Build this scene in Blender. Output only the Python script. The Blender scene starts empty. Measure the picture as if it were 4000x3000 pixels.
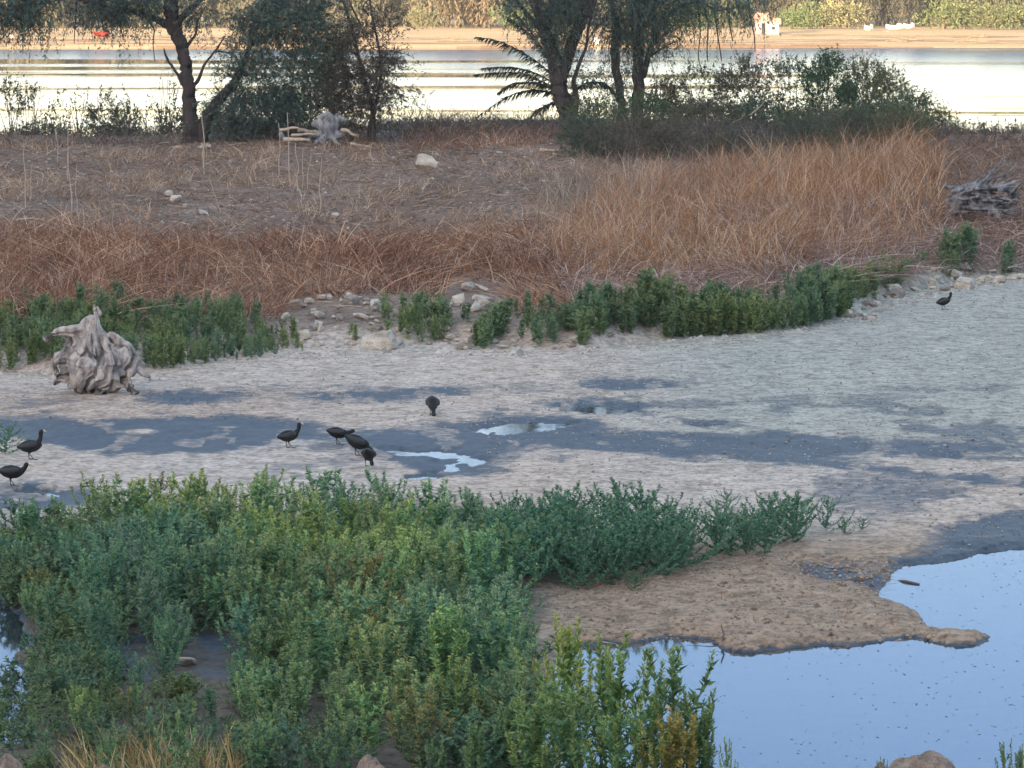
import bpy, bmesh, math, random
import numpy as np
from mathutils import Vector

random.seed(7)
RS = np.random.RandomState(11)
C = bpy.context.scene.collection
sc = bpy.context.scene
R = math.radians

# ------------------------------------------------------------------ camera, sky, sun, exposure
CAM_H = 6.4
F = 16000.0                      # focal length in photograph pixels (4000 wide)
PITCH = math.atan(1550.0 / F)
cam_d = bpy.data.cameras.new('camera')
cam = bpy.data.objects.new('camera', cam_d)
C.objects.link(cam)
cam_d.sensor_width = 36.0
cam_d.lens = 36.0 * F / 4000.0
cam_d.clip_start = 0.5
cam_d.clip_end = 20000
cam.location = (0, 0, CAM_H)
cam.rotation_euler = (math.pi / 2 - PITCH, 0, 0)
sc.camera = cam

SUN_EL, SUN_AZ = R(6.5), R(205)   # behind the camera, a little to the left
W = bpy.data.worlds.new("World")
sc.world = W
W.use_nodes = True
nt = W.node_tree
nt.nodes.clear()
sky = nt.nodes.new('ShaderNodeTexSky')
sky.sky_type = 'NISHITA'
sky.sun_disc = False
sky.sun_elevation = SUN_EL
sky.sun_rotation = SUN_AZ
sky.air_density = 1.0
sky.dust_density = 2.0
sky.ozone_density = 1.0
tc = nt.nodes.new('ShaderNodeTexCoord')
sep = nt.nodes.new('ShaderNodeSeparateXYZ')
nt.links.new(tc.outputs['Generated'], sep.inputs[0])
rmp = nt.nodes.new('ShaderNodeValToRGB')
rmp.color_ramp.elements[0].position = 0.0
rmp.color_ramp.elements[0].color = (2.6, 2.4, 2.9, 1)
rmp.color_ramp.elements[1].position = 0.45
rmp.color_ramp.elements[1].color = (1.18, 1.04, 0.92, 1)
e = rmp.color_ramp.elements.new(0.080); e.color = (2.6, 2.45, 3.0, 1)
e = rmp.color_ramp.elements.new(0.104); e.color = (0.25, 0.35, 0.66, 1)
e = rmp.color_ramp.elements.new(0.2); e.color = (0.27, 0.37, 0.66, 1)
nt.links.new(sep.outputs[2], rmp.inputs[0])
mul = nt.nodes.new('ShaderNodeMix'); mul.data_type = 'RGBA'; mul.blend_type = 'MULTIPLY'
mul.inputs[0].default_value = 1.0
nt.links.new(sky.outputs[0], mul.inputs[6])
nt.links.new(rmp.outputs[0], mul.inputs[7])
bg = nt.nodes.new('ShaderNodeBackground'); bg.inputs[1].default_value = 0.15
nt.links.new(mul.outputs[2], bg.inputs[0])
wo = nt.nodes.new('ShaderNodeOutputWorld')
nt.links.new(bg.outputs[0], wo.inputs[0])

sun_d = bpy.data.lights.new('sun', 'SUN')
sun_d.energy = 3.2
sun_d.angle = R(0.5)
sun_d.color = (1.0, 0.79, 0.54)
sun = bpy.data.objects.new('sun', sun_d)
C.objects.link(sun)
sv = Vector((math.sin(SUN_AZ) * math.cos(SUN_EL), math.cos(SUN_AZ) * math.cos(SUN_EL), math.sin(SUN_EL)))
sun.rotation_euler = sv.to_track_quat('Z', 'Y').to_euler()

sc.view_settings.view_transform = 'Standard'
sc.view_settings.look = 'None'
sc.view_settings.exposure = 2.5
sc.view_settings.gamma = 1
sc.view_settings.use_curve_mapping = False

# ------------------------------------------------------------------ projection helpers (photograph pixels <-> world)
cp, sp = math.cos(PITCH), math.sin(PITCH)

def proj(x, y, z):
    x = np.asarray(x, float); y = np.asarray(y, float); z = np.asarray(z, float)
    zz = z - CAM_H
    d = y * cp - zz * sp
    d = np.where(d < 1, 1, d)
    return 2000 + F * x / d, 1500 - F * (y * sp + zz * cp) / d

def ray(u, v):
    a = (u - 2000) / F; b = (1500 - v) / F
    return np.array([a, cp + b * sp, -sp + b * cp])

def at_z(u, v, z=0.0):
    r = ray(u, v)
    t = (z - CAM_H) / r[2]
    return np.array([r[0] * t, r[1] * t, z])

def at_y(u, v, y):
    r = ray(u, v)
    t = y / r[1]
    return np.array([r[0] * t, y, CAM_H + r[2] * t])

# ------------------------------------------------------------------ noise
def _hash(a, b, s):
    h = (a.astype(np.int64) * 374761393 + b.astype(np.int64) * 668265263 + s * 974634777) & 0xffffffff
    h = ((h ^ (h >> 13)) * 1274126177) & 0xffffffff
    h = h ^ (h >> 16)
    return (h & 0xffff) / 65535.0

def vnoise(x, y, s=0):
    x = np.asarray(x, float); y = np.asarray(y, float)
    xi = np.floor(x); yi = np.floor(y)
    fx = x - xi; fy = y - yi
    fx = fx * fx * (3 - 2 * fx); fy = fy * fy * (3 - 2 * fy)
    a = _hash(xi, yi, s); b = _hash(xi + 1, yi, s); c = _hash(xi, yi + 1, s); d = _hash(xi + 1, yi + 1, s)
    return (a * (1 - fx) + b * fx) * (1 - fy) + (c * (1 - fx) + d * fx) * fy

def fbm(x, y, s=0, o=4):
    t = 0; amp = 0.5; n = 0
    for k in range(o):
        t = t + amp * vnoise(x * 2 ** k + 17.3 * k, y * 2 ** k + 9.1 * k, s + k)
        n += amp; amp *= 0.5
    return t / n

def sm(a, b, x):
    t = np.clip((x - a) / (b - a), 0, 1)
    return t * t * (3 - 2 * t)

def inpoly(poly, u, v):
    ins = np.zeros(np.shape(u), bool)
    n = len(poly)
    for i in range(n):
        x1, y1 = poly[i]; x2, y2 = poly[(i + 1) % n]
        if y1 == y2: continue
        c = ((y1 > v) != (y2 > v)) & (u < (x2 - x1) * (v - y1) / (y2 - y1) + x1)
        ins ^= c
    return ins

# ------------------------------------------------------------------ terrain
BU = np.array([-4000, 0, 300, 540, 800, 1100, 1400, 1700, 2000, 2300, 2600, 2900, 3100, 3300, 3500, 3700, 4000, 8000.])
BV = np.array([1470, 1465, 1475, 1440, 1400, 1375, 1370, 1345, 1355, 1370, 1340, 1300, 1285, 1230, 1170, 1120, 1085, 1060.])
EU = np.array([-9000, 0, 900, 1400, 2100, 3300, 3650, 3900, 9000.])
EY = np.array([110, 110, 111, 117, 122, 121, 112, 110, 110.])
CREST = 2.4

POND = [(4300, 2100), (4000, 2156), (3898, 2161), (3790, 2188), (3672, 2215), (3560, 2222), (3500, 2240), (3470, 2275), (3430, 2320),
        (3540, 2369), (3627, 2445), (3680, 2470), (3760, 2462), (3830, 2470), (3930, 2491), (3915, 2505), (3853, 2523), (3717, 2527),
        (3582, 2508), (3446, 2532), (3220, 2526), (3085, 2545), (2950, 2556), (2813, 2540), (2768, 2512), (2633, 2500),
        (2497, 2516), (2271, 2522), (2190, 2560), (2140, 2700), (2100, 2900), (2120, 3150), (4700, 3150), (4900, 2300)]
LEFTW = [(-900, 2060), (0, 2090), (120, 2130), (215, 2170), (215, 2240), (130, 2290), (10, 2330), (10, 2370), (90, 2440), (110, 2490), (40, 2560), (120, 2640), (130, 2720), (60, 2790), (110, 2860), (60, 2910), (-900, 2960)]
PUD = [
    [(1480, 1762), (1560, 1752), (1760, 1768), (1850, 1785), (1900, 1800), (1840, 1838), (1760, 1850), (1690, 1838), (1760, 1815), (1745, 1800), (1560, 1785)],
    [(1560, 1862), (1640, 1852), (1740, 1862), (1700, 1885), (1600, 1885)],
    [(2170, 1598), (2240, 1582), (2390, 1578), (2510, 1600), (2480, 1620), (2370, 1628), (2250, 1618)],
    [(1840, 1678), (1930, 1652), (2060, 1645), (2220, 1658), (2240, 1675), (2130, 1688), (1960, 1695), (1880, 1700)],
    [(2660, 1660), (2740, 1650), (2830, 1658), (2800, 1675), (2700, 1674)],
    [(30, 1925), (120, 1918), (250, 1928), (240, 1948), (110, 1945)],
]
WET = [
    [(-300, 1660), (0, 1656), (420, 1645), (1000, 1632), (1180, 1650), (1320, 1690), (1350, 1725), (1120, 1728), (1040, 1770), (760, 1792), (420, 1795), (270, 1770), (180, 1742), (0, 1728), (-300, 1730)],
    [(1400, 1700), (1560, 1690), (1800, 1650), (2200, 1640), (2400, 1680), (2230, 1720), (2400, 1760), (2000, 1770), (1900, 1830), (1960, 1850), (1700, 1870), (1620, 1845), (1450, 1800), (1380, 1760)],
    [(520, 1545), (760, 1535), (1000, 1545), (940, 1575), (760, 1595), (560, 1580)],
    [(1120, 1555), (1300, 1538), (1560, 1532), (1800, 1520), (1840, 1540), (1700, 1562), (1400, 1580), (1180, 1582)],
    [(2100, 1600), (2200, 1575), (2420, 1570), (2560, 1600), (2500, 1632), (2250, 1632)],
    [(2250, 1700), (2600, 1706), (3000, 1700), (3500, 1730), (4300, 1740), (4300, 1790), (3800, 1800), (3200, 1790), (3000, 1830), (2860, 1800), (2460, 1780), (2300, 1740)],
    [(2400, 1780), (2700, 1775), (2760, 1795), (2600, 1800)],
    [(2850, 1810), (3150, 1790), (3700, 1860), (4300, 1900), (4300, 1950), (3700, 1885), (3300, 1850)],
    [(3650, 2080), (3820, 2020), (4000, 2000), (4300, 1980), (4300, 2170), (3880, 2175), (3740, 2200), (3560, 2240), (3440, 2330), (3200, 2270), (3080, 2225), (3400, 2215), (3650, 2160)],
    [(2600, 1655), (2700, 1642), (2850, 1650), (2860, 1672), (2760, 1680)],
    [(-300, 1905), (100, 1900), (300, 1912), (420, 1930), (380, 1990), (150, 2010), (-300, 2000)],
    [(470, 2520), (560, 2500), (640, 2560), (620, 2680), (540, 2700)],
    [(720, 2500), (840, 2480), (950, 2540), (930, 2650), (840, 2700), (760, 2660)],
    [(3380, 1532), (3540, 1525), (3650, 1532), (3560, 1545)], [(3640, 1530), (3850, 1518), (3960, 1528), (3800, 1542)],
    [(2250, 1500), (2500, 1490), (2720, 1510), (2650, 1530), (2350, 1525)],
]

def bank_y(u):
    v = np.interp(u, BU, BV)
    return F * CAM_H / (v + 50)

def height(x, y, detail=True):
    x = np.asarray(x, float); y = np.asarray(y, float)
    u, v = proj(x, y, 0 * x)
    yb = bank_y(u) + (fbm(x * 0.9, y * 0.4, 5, 3) - 0.5) * 2.2
    near = y > 5
    z = 0.055 + (fbm(x * 0.35, y * 0.35, 3, 3) - 0.5) * 0.05
    if detail:
        z = z + (fbm(x * 2.5, y * 1.3, 9, 5) - 0.5) * 0.06
    # sandy spit between the two arms of the pond: gently domed
    spit = np.exp(-(((u - 2900) / 800) ** 2 + ((v - 2400) / 110) ** 2))
    z = z + 0.05 * spit
    if detail: z = z + (fbm(x * 3.2, y * 1.5, 12, 4) - 0.5) * 0.085 * sm(2050, 2200, v) * (y > 20)
    # pond basins
    n1 = (fbm(x * 1.3, y * 0.9, 21, 4) - 0.5)
    n2 = (fbm(x * 1.1 + 40, y * 0.8, 22, 4) - 0.5)
    n1 = n1 + (fbm(x * 5.0, y * 2.2, 23, 3) - 0.5) * 0.55; n2 = n2 + (fbm(x * 4.0, y * 2.5, 24, 3) - 0.5) * 0.7
    acc = 0; acc2 = 0
    for du, dv in ((0, 0), (60, 0), (-60, 0), (0, 20), (0, -20), (30, 10), (-30, -10), (0, 10), (0, -10)):
        uu = u + du + n1 * 70; vv = v + dv + n2 * 26
        m = inpoly(POND, uu, vv) | inpoly(LEFTW, uu, vv)
        m2 = np.zeros(np.shape(m), bool)
        for p in PUD:
            m2 |= inpoly(p, u + du * 0.5 + n1 * 150, v + dv * 0.22 + n2 * 30)
        acc = acc + m; acc2 = acc2 + m2
    acc = acc / 9.0; acc2 = acc2 / 9.0
    z = np.where(near & (y < 75), z * (1 - acc2) - 0.004 * acc2 + 0.3 * acc2 * (z - 0.055), z)
    z = np.where(near & (y < 75), z * (1 - acc) + (-0.10) * acc, z)
    # island bank
    yc = 109.0
    t = y - yb
    h = (0.16 * sm(0, 1.5, t) + (CREST - 0.16) * np.clip(t / np.maximum(yc - yb, 5), 0, 1) ** 0.92)
    if detail:
        h = h + sm(0, 4, t) * (fbm(x * 0.8, y * 0.5, 31, 4) - 0.5) * 0.30
    ye = np.interp(u, EU, EY) + (fbm(x * 0.3, y * 0 + 3, 33, 3) - 0.5) * 2
    h = h * (1 - sm(0, 15, y - ye))
    z = np.where(y > yb, z * 0 + 0.05 + h - 0.9 * sm(0, 15, y - ye), z)
    # far shore
    fs = -0.85 + 1.15 * sm(430, 441 + 6 * (fbm(x * 0.02, y * 0, 41, 3) - 0.5), y) + 0.9 * sm(441, 520, y) + 30 * sm(620, 1500, y)
    z = np.where(y > 300, fs + (fbm(x * 0.06, y * 0.06, 43, 4) - 0.5) * 0.35 * sm(436, 450, y), z)
    # embankment under and behind the viewer, and an unseen hill added to shade the cove
    z = np.where(y < 32.5, z * sm(28, 32.5, y) + 4.75 * (1 - sm(2, 32.5, y)) * (1 - sm(28, 32.5, y)), z)
    z = z + 50 * sm(-15, -120, y) + (fbm(x * 0.02, y * 0.02, 51, 4) - 0.5) * 14 * sm(-20, -90, y)
    return z

def hz(x, y):
    return float(height(np.array([x]), np.array([y]))[0])

def ground_at(u, v):
    """first point where the line of sight through a photograph pixel meets the ground"""
    r = ray(u, v)
    ys = np.arange(26, 135, 0.1)
    t = ys / r[1]
    X = r[0] * t; Z = CAM_H + r[2] * t
    H = height(X, ys, False)
    i = np.argmax(Z <= H)
    if Z[i] > H[i]: i = len(ys) - 1
    return np.array([X[i], ys[i], hz(X[i], ys[i])])

# ------------------------------------------------------------------ mesh + material helpers
def mesh_from(name, V, Fq, tone=None, smooth=False, col=None):
    V = np.asarray(V, np.float32); Fq = np.asarray(Fq, np.int32)
    k = Fq.shape[1]
    me = bpy.data.meshes.new(name)
    me.vertices.add(len(V)); me.vertices.foreach_set('co', V.ravel())
    me.loops.add(Fq.size); me.loops.foreach_set('vertex_index', Fq.ravel())
    me.polygons.add(len(Fq))
    me.polygons.foreach_set('loop_start', np.arange(0, Fq.size, k, dtype=np.int32))
    me.polygons.foreach_set('loop_total', np.full(len(Fq), k, np.int32))
    if smooth: me.polygons.foreach_set('use_smooth', np.ones(len(Fq), bool))
    me.update(calc_edges=True)
    if tone is not None:
        a = me.attributes.new('tone', 'FLOAT', 'POINT'); a.data.foreach_set('value', np.asarray(tone, np.float32))
    if col is not None:
        a = me.attributes.new('col', 'FLOAT_COLOR', 'POINT')
        c4 = np.ones((len(V), 4), np.float32); c4[:, :3] = col
        a.data.foreach_set('color', c4.ravel())
    return me

def obj(name, me, mat, parent=None):
    o = bpy.data.objects.new(name, me)
    if mat and not me.materials: me.materials.append(mat)
    C.objects.link(o)
    if parent: o.parent = parent
    return o

def tag(o, label=None, cat=None, group=None, kind=None):
    if label: o['label'] = label
    if cat: o['category'] = cat
    if group: o['group'] = group
    if kind: o['kind'] = kind
    return o

def empty(name, loc, rz=0.0):
    o = bpy.data.objects.new(name, None)
    o.empty_display_size = 0.1
    o.location = loc; o.rotation_euler = (0, 0, rz)
    C.objects.link(o)
    return o

class MB:
    """collects quads/tris as arrays; triangles are stored as degenerate-free separate list"""
    def __init__(s):
        s.V = []; s.Q = []; s.T = []; s.n = 0
    def add(s, V, Q, tone):
        V = np.asarray(V, float)
        s.V.append(V); s.Q.append(np.asarray(Q, int) + s.n)
        s.T.append(np.full(len(V), tone) if np.isscalar(tone) else np.asarray(tone, float))
        s.n += len(V)
    def build(s, name, mat, parent=None, smooth=False):
        me = mesh_from(name, np.concatenate(s.V), np.concatenate(s.Q), np.concatenate(s.T), smooth)
        return obj(name, me, mat, parent)
    def mesh(s, name, smooth=False):
        return mesh_from(name, np.concatenate(s.V), np.concatenate(s.Q), np.concatenate(s.T), smooth)

def unit(a):
    return a / np.maximum(np.linalg.norm(a, axis=-1, keepdims=True), 1e-9)

def ribbons(mb, base, d, bend, L, Wd, seg, tone, rs=RS):
    """tapering blades; base,d,bend (N,3); L,Wd,tone (N)"""
    N = len(base)
    if N == 0: return
    d = unit(d)
    rnd = unit(rs.normal(size=(N, 3)))
    side = unit(np.cross(d, rnd))
    t = np.linspace(0, 1, seg + 1)
    P = base[:, None] + d[:, None] * (L[:, None] * t)[:, :, None] + bend[:, None] * (L[:, None] * t ** 2)[:, :, None]
    w = Wd[:, None] * (1 - 0.85 * t ** 1.5) * 0.5
    A = P + side[:, None] * w[:, :, None]; B = P - side[:, None] * w[:, :, None]
    V = np.stack([A, B], 2).reshape(N, -1, 3)
    k = 2 * (seg + 1)
    q = np.array([[2 * i, 2 * i + 1, 2 * i + 3, 2 * i + 2] for i in range(seg)])
    Q = (q[None] + (np.arange(N) * k)[:, None, None]).reshape(-1, 4)
    mb.add(V.reshape(-1, 3), Q, np.repeat(tone, k))

def leaves(mb, base, d, L, Wd, tone, fold=0.18, rs=RS, up=None):
    N = len(base)
    if N == 0: return
    d = unit(d)
    rnd = unit(rs.normal(size=(N, 3))) if up is None else unit(up + 0.5 * rs.normal(size=(N, 3)))
    side = unit(np.cross(d, rnd)); nrm = np.cross(side, d)
    L = L[:, None]; Wd = Wd[:, None]
    m = base + d * L * 0.42
    V = np.stack([base, m + side * Wd / 2 + nrm * L * fold * 0.5, base + d * L - nrm * L * 0.08, m - side * Wd / 2 + nrm * L * fold * 0.5], 1)
    Q = np.arange(N * 4).reshape(N, 4)
    mb.add(V.reshape(-1, 3), Q, np.repeat(tone, 4))

def tube(mb, pts, rad, sides=8, tone=0.5, cap=True, oval=None):
    P = np.asarray(pts, float); n = len(P)
    rad = np.broadcast_to(np.asarray(rad, float), (n,))
    T = unit(np.gradient(P, axis=0))
    ref = np.array([0, 0, 1.0]) if abs(T[0][2]) < 0.9 else np.array([1.0, 0, 0])
    a = unit(np.cross(T[0], ref)); V = []
    ang = np.linspace(0, 2 * math.pi, sides, endpoint=False)
    for i in range(n):
        a = unit(a - T[i] * np.dot(a, T[i])); b = np.cross(T[i], a)
        ov = oval if oval else 1.0
        V.append(P[i] + rad[i] * (np.cos(ang)[:, None] * a * ov + np.sin(ang)[:, None] * b))
    V = np.concatenate(V); Q = []
    for i in range(n - 1):
        for j in range(sides):
            Q.append([i * sides + j, i * sides + (j + 1) % sides, (i + 1) * sides + (j + 1) % sides, (i + 1) * sides + j])
    if cap:
        c0 = len(V); V = np.vstack([V, P[0] - T[0] * rad[0] * 0.5, P[-1] + T[-1] * rad[-1] * 0.6])
        for j in range(0, sides, 2):
            Q.append([c0, (j + 2) % sides, (j + 1) % sides, j])
            o = (n - 1) * sides
            Q.append([c0 + 1, o + j, o + (j + 1) % sides, o + (j + 2) % sides])
    mb.add(V, Q, tone)

def smooth_path(pts, rad, k=5):
    P = np.asarray(pts, float); r = np.asarray(rad, float)
    n = len(P); out = []; ro = []
    for i in range(n - 1):
        p0 = P[max(i - 1, 0)]; p1 = P[i]; p2 = P[i + 1]; p3 = P[min(i + 2, n - 1)]
        for j in range(k):
            t = j / k
            out.append(0.5 * ((2 * p1) + (-p0 + p2) * t + (2 * p0 - 5 * p1 + 4 * p2 - p3) * t * t + (-p0 + 3 * p1 - 3 * p2 + p3) * t ** 3))
            ro.append(r[i] * (1 - t) + r[i + 1] * t)
    out.append(P[-1]); ro.append(r[-1])
    return np.array(out), np.array(ro)

def voxel(mb, name, size, mat, parent=None, smooth_it=0, disp=None):
    """fuse the collected tubes into one continuous closed skin"""
    me = mb.mesh('tmp')
    o = bpy.data.objects.new('tmp', me); C.objects.link(o)
    m = o.modifiers.new('r', 'REMESH'); m.mode = 'VOXEL'; m.voxel_size = size; m.use_smooth_shade = True
    if smooth_it:
        s = o.modifiers.new('s', 'SMOOTH'); s.iterations = smooth_it; s.factor = 0.5
    dg = bpy.context.evaluated_depsgraph_get()
    nm = bpy.data.meshes.new_from_object(o.evaluated_get(dg), preserve_all_data_layers=False, depsgraph=dg)
    bpy.data.objects.remove(o); bpy.data.meshes.remove(me)
    nm.name = name; nm.materials.clear()
    if disp:
        n = len(nm.vertices)
        co = np.empty(n * 3, np.float32); nm.vertices.foreach_get('co', co); co = co.reshape(-1, 3)
        no = np.empty(n * 3, np.float32); nm.vertices.foreach_get('normal', no); no = no.reshape(-1, 3)
        dd = disp(co, no)
        if isinstance(dd, tuple):
            a = nm.attributes.new('crack', 'FLOAT', 'POINT'); a.data.foreach_set('value', dd[1].astype(np.float32)); dd = dd[0]
        co = co + no * dd[:, None]
        nm.vertices.foreach_set('co', co.astype(np.float32).ravel()); nm.update()
    for p in nm.polygons: p.use_smooth = True
    return obj(name, nm, mat, parent)

# ---- materials
def newmat(name):
    m = bpy.data.materials.new(name); m.use_nodes = True
    n = m.node_tree; p = n.nodes['Principled BSDF']
    p.inputs['Specular IOR Level'].default_value = 0.3
    return m, n, p, n.nodes['Material Output']

def mixrgb(n, mode, fac, a, b):
    m = n.nodes.new('ShaderNodeMix'); m.data_type = 'RGBA'; m.blend_type = mode
    for i, x in ((0, fac), (6, a), (7, b)):
        if hasattr(x, 'links') or hasattr(x, 'is_linked'): n.links.new(x, m.inputs[i])
        elif isinstance(x, (int, float)): m.inputs[i].default_value = x
        else: m.inputs[i].default_value = (*x, 1) if len(x) == 3 else x
    return m.outputs[2]

def ramp(n, src, stops):
    r = n.nodes.new('ShaderNodeValToRGB')
    el = r.color_ramp.elements
    while len(el) < len(stops): el.new(0.5)
    for e, (p, c) in zip(el, stops):
        e.position = p; e.color = (*c, 1) if not isinstance(c, (int, float)) else (c, c, c, 1)
    n.links.new(src, r.inputs[0])
    return r.outputs[0]

def noise(n, scale, detail=4, vec=None, rough=0.55, coord='Object', stretch=None):
    tcn = n.nodes.new('ShaderNodeTexCoord')
    t = n.nodes.new('ShaderNodeTexNoise')
    t.inputs['Scale'].default_value = scale; t.inputs['Detail'].default_value = detail; t.inputs['Roughness'].default_value = rough
    src = tcn.outputs[coord]
    if stretch:
        mp = n.nodes.new('ShaderNodeMapping'); mp.inputs['Scale'].default_value = stretch
        n.links.new(src, mp.inputs[0]); src = mp.outputs[0]
    n.links.new(src, t.inputs['Vector'])
    return t.outputs['Fac']

def bump(n, p, fac, dist, strength=1.0):
    b = n.nodes.new('ShaderNodeBump'); b.inputs['Distance'].default_value = dist; b.inputs['Strength'].default_value = strength
    n.links.new(fac, b.inputs['Height']); n.links.new(b.outputs[0], p.inputs['Normal'])

def attr(n, name, out='Fac'):
    a = n.nodes.new('ShaderNodeAttribute'); a.attribute_name = name
    return a.outputs[out]

def foliage_mat(name, stops, transl=0.25, rough=0.6, patch=None, patch_scale=0.5, objcol=False):
    m, n, p, out = newmat(name)
    c = ramp(n, attr(n, 'tone'), stops)
    if patch:
        f = ramp(n, noise(n, patch_scale, 3), [(0.38, 0.0), (0.62, 1.0)])
        c = mixrgb(n, 'MULTIPLY', f, c, patch)
    if objcol:
        oi = n.nodes.new('ShaderNodeObjectInfo')
        c = mixrgb(n, 'MULTIPLY', 1.0, c, oi.outputs['Color'])
    n.links.new(c, p.inputs['Base Color'])
    p.inputs['Roughness'].default_value = rough
    if transl:
        tr = n.nodes.new('ShaderNodeBsdfTranslucent'); n.links.new(c, tr.inputs[0])
        mx = n.nodes.new('ShaderNodeMixShader'); mx.inputs[0].default_value = transl
        n.links.new(p.outputs[0], mx.inputs[1]); n.links.new(tr.outputs[0], mx.inputs[2])
        n.links.new(mx.outputs[0], out.inputs[0])
    return m
# ------------------------------------------------------------------ ground sheet
def build_ground():
    ys = [-900, -600, -400, -300, -220]
    y = -160.0
    while y < 18: ys.append(y); y += 5 if y < -10 else 2.0
    y = 18.0
    while y < 132: ys.append(y); y += 0.055 * (max(y, 30) / 35) ** 1.5 if y > 30 else 0.3
    while y < 425: ys.append(y); y += 12
    while y < 530: ys.append(y); y += 0.9
    while y < 6000: ys.append(y); y *= 1.06
    ys = np.array(ys)
    s = np.concatenate([-np.geomspace(30, 0.19, 40), np.linspace(-0.168, 0.168, 620), np.geomspace(0.19, 30, 40)])
    Y, S = np.meshgrid(ys, s, indexing='ij')
    X = S * np.maximum(Y, 20.0)
    x = X.ravel(); y = Y.ravel()
    z = height(x, y)
    u, v = proj(x, y, 0 * x)
    us, vs = proj(x, y, z)
    n1 = fbm(x * 1.1, y * 0.7, 61, 4) - 0.5; n2 = fbm(x * 1.3 + 9, y * 0.8, 62, 4) - 0.5
    wet = np.zeros(len(x))
    sel = (y > 30) & (y < 80)
    uu, vv, a, b = u[sel], v[sel], n1[sel], n2[sel]
    w = 0
    a = a + (fbm(x[sel] * 4, y[sel] * 2, 64, 3) - .5) * .5; b = b + (fbm(x[sel] * 4, y[sel] * 2.5, 65, 3) - .5) * .7
    for du, dv in ((0, 0), (60, 3), (-60, -3), (20, 14), (-20, -14), (90, -8), (-90, 8), (30, 7), (-30, -7)):
        m = np.zeros(len(uu), bool)
        for p in WET: m |= inpoly(p, uu + du + a * 150, vv + dv + b * 40)
        w = w + m / 9.0
    # scattered damp streaks across the flat
    st = fbm(x[sel] * 0.7, y[sel] * 0.40, 71, 4)
    band = np.exp(-((vv - 1690) / 210) ** 2) + 0.8 * np.exp(-((vv - 1960) / 90) ** 2) * (uu > 2300) * sm(2300, 3600, uu)
    w = np.maximum(w, sm(0.56, 0.66, st + 0.07 * band - 0.05) * np.clip(band, 0, 1) * 0.6)
    # dry crusts standing inside the wet ground
    dry = sm(0.60, 0.66, fbm(x[sel] * 2.2, y[sel] * 0.7, 73, 4))
    w = w * (1 - 0.5 * dry)
    w = w * (1 - np.exp(-(((uu - 545) / 75) ** 2 + ((vv - 1700) / 12) ** 2) ** 2))
    wet[sel] = w
    # shore margin: soaked dark mud just above the water line
    marg = 1 - sm(0.004, 0.034, z)
    wet = np.where(sel, np.maximum(wet, marg * (y < 80)), wet)
    z = z - 0.012 * wet * (y < 80) * (z > 0.02)
    g = fbm(x * 0.5, y * 0.25, 81, 4)[:, None]; g2 = fbm(x * 3.1, y * 2.0, 82, 3)[:, None]
    mudA = np.array([.480, .430, .410]); mudB = np.array([.500, .395, .330]); mudC = np.array([.375, .375, .350])
    right = sm(2100, 2900, u)[:, None] * (1 - sm(1650, 1900, v))[:, None]
    col = mudA * (1 - g) + mudB * g
    col = col * (1 - right) + mudC * right
    spit = (sm(1850, 2250, u) * sm(2010, 2200, v) * (y > 25))[:, None]
    col = col * (1 - spit) + np.array([.33, .245, .185]) * spit
    leftb = ((1 - sm(900, 1700, u)) * sm(1500, 1580, v) * (1 - sm(1640, 1700, v)))[:, None]
    col = col * (1 - 0.7 * leftb) + np.array([.43, .335, .285]) * 0.7 * leftb
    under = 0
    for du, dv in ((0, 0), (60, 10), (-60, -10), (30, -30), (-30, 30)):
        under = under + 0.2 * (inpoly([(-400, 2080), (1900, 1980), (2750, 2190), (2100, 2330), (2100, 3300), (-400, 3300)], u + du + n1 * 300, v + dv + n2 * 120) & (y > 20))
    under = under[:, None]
    col = col * (1 - under) + np.array([.115, .098, .082]) * under     # darker brown ground under the thicket, with a ragged edge
    col = col * (0.82 + 0.36 * g2)
    yb = bank_y(u)
    bk = (sm(0.0, 2.0, y - yb) * (y < 300))[:, None]
    bank = np.array([.190, .142, .122]) * (0.75 + 0.6 * g2) * (0.45 + 1.1 * g)
    col = col * (1 - bk) + bank * bk
    far = (sm(300, 430, y))[:, None]
    fb = fbm(x * 0.05, y * 0.12, 91, 4)[:, None]
    farc = np.array([.68, .46, .25]) * (0.75 + 0.5 * fb)
    farc = np.where(sm(.52, .60, fbm(x * 0.09, y * 0.3, 93, 4))[:, None] * sm(520, 445, y)[:, None] > .45, farc * np.array([.62, .52, .45]), farc)
    col = col * (1 - far) + farc * far
    hill = (1 - sm(15, 30, y))[:, None]  # mask for the embankment and the added unseen hill
    col = col * (1 - hill) + np.array([.10, .085, .06]) * hill  # brown for the embankment and the added shading hill
    nr, nc = Y.shape
    idx = np.arange(nr * nc).reshape(nr, nc)
    Q = np.stack([idx[:-1, :-1], idx[:-1, 1:], idx[1:, 1:], idx[1:, :-1]], -1).reshape(-1, 4)
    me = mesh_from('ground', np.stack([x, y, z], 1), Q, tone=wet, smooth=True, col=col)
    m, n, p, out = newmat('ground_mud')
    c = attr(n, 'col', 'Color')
    w0 = attr(n, 'tone')
    ad = n.nodes.new('ShaderNodeMath'); ad.operation = 'MULTIPLY_ADD'
    n.links.new(noise(n, 7, 5, stretch=(.8, .8, 1), rough=.65), ad.inputs[0]); ad.inputs[1].default_value = 1.5; n.links.new(w0, ad.inputs[2])
    w = ramp(n, ad.outputs[0], [(0.0, 0.0), (1.0, 1.0)])
    sb = n.nodes.new('ShaderNodeMath'); sb.operation = 'SUBTRACT'; n.links.new(ad.outputs[0], sb.inputs[0]); sb.inputs[1].default_value = .66
    w = ramp(n, sb.outputs[0], [(0.22, 0.0), (0.85, 1.0)])
    f = noise(n, 13, 3, stretch=(1, 0.75, 1))
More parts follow.
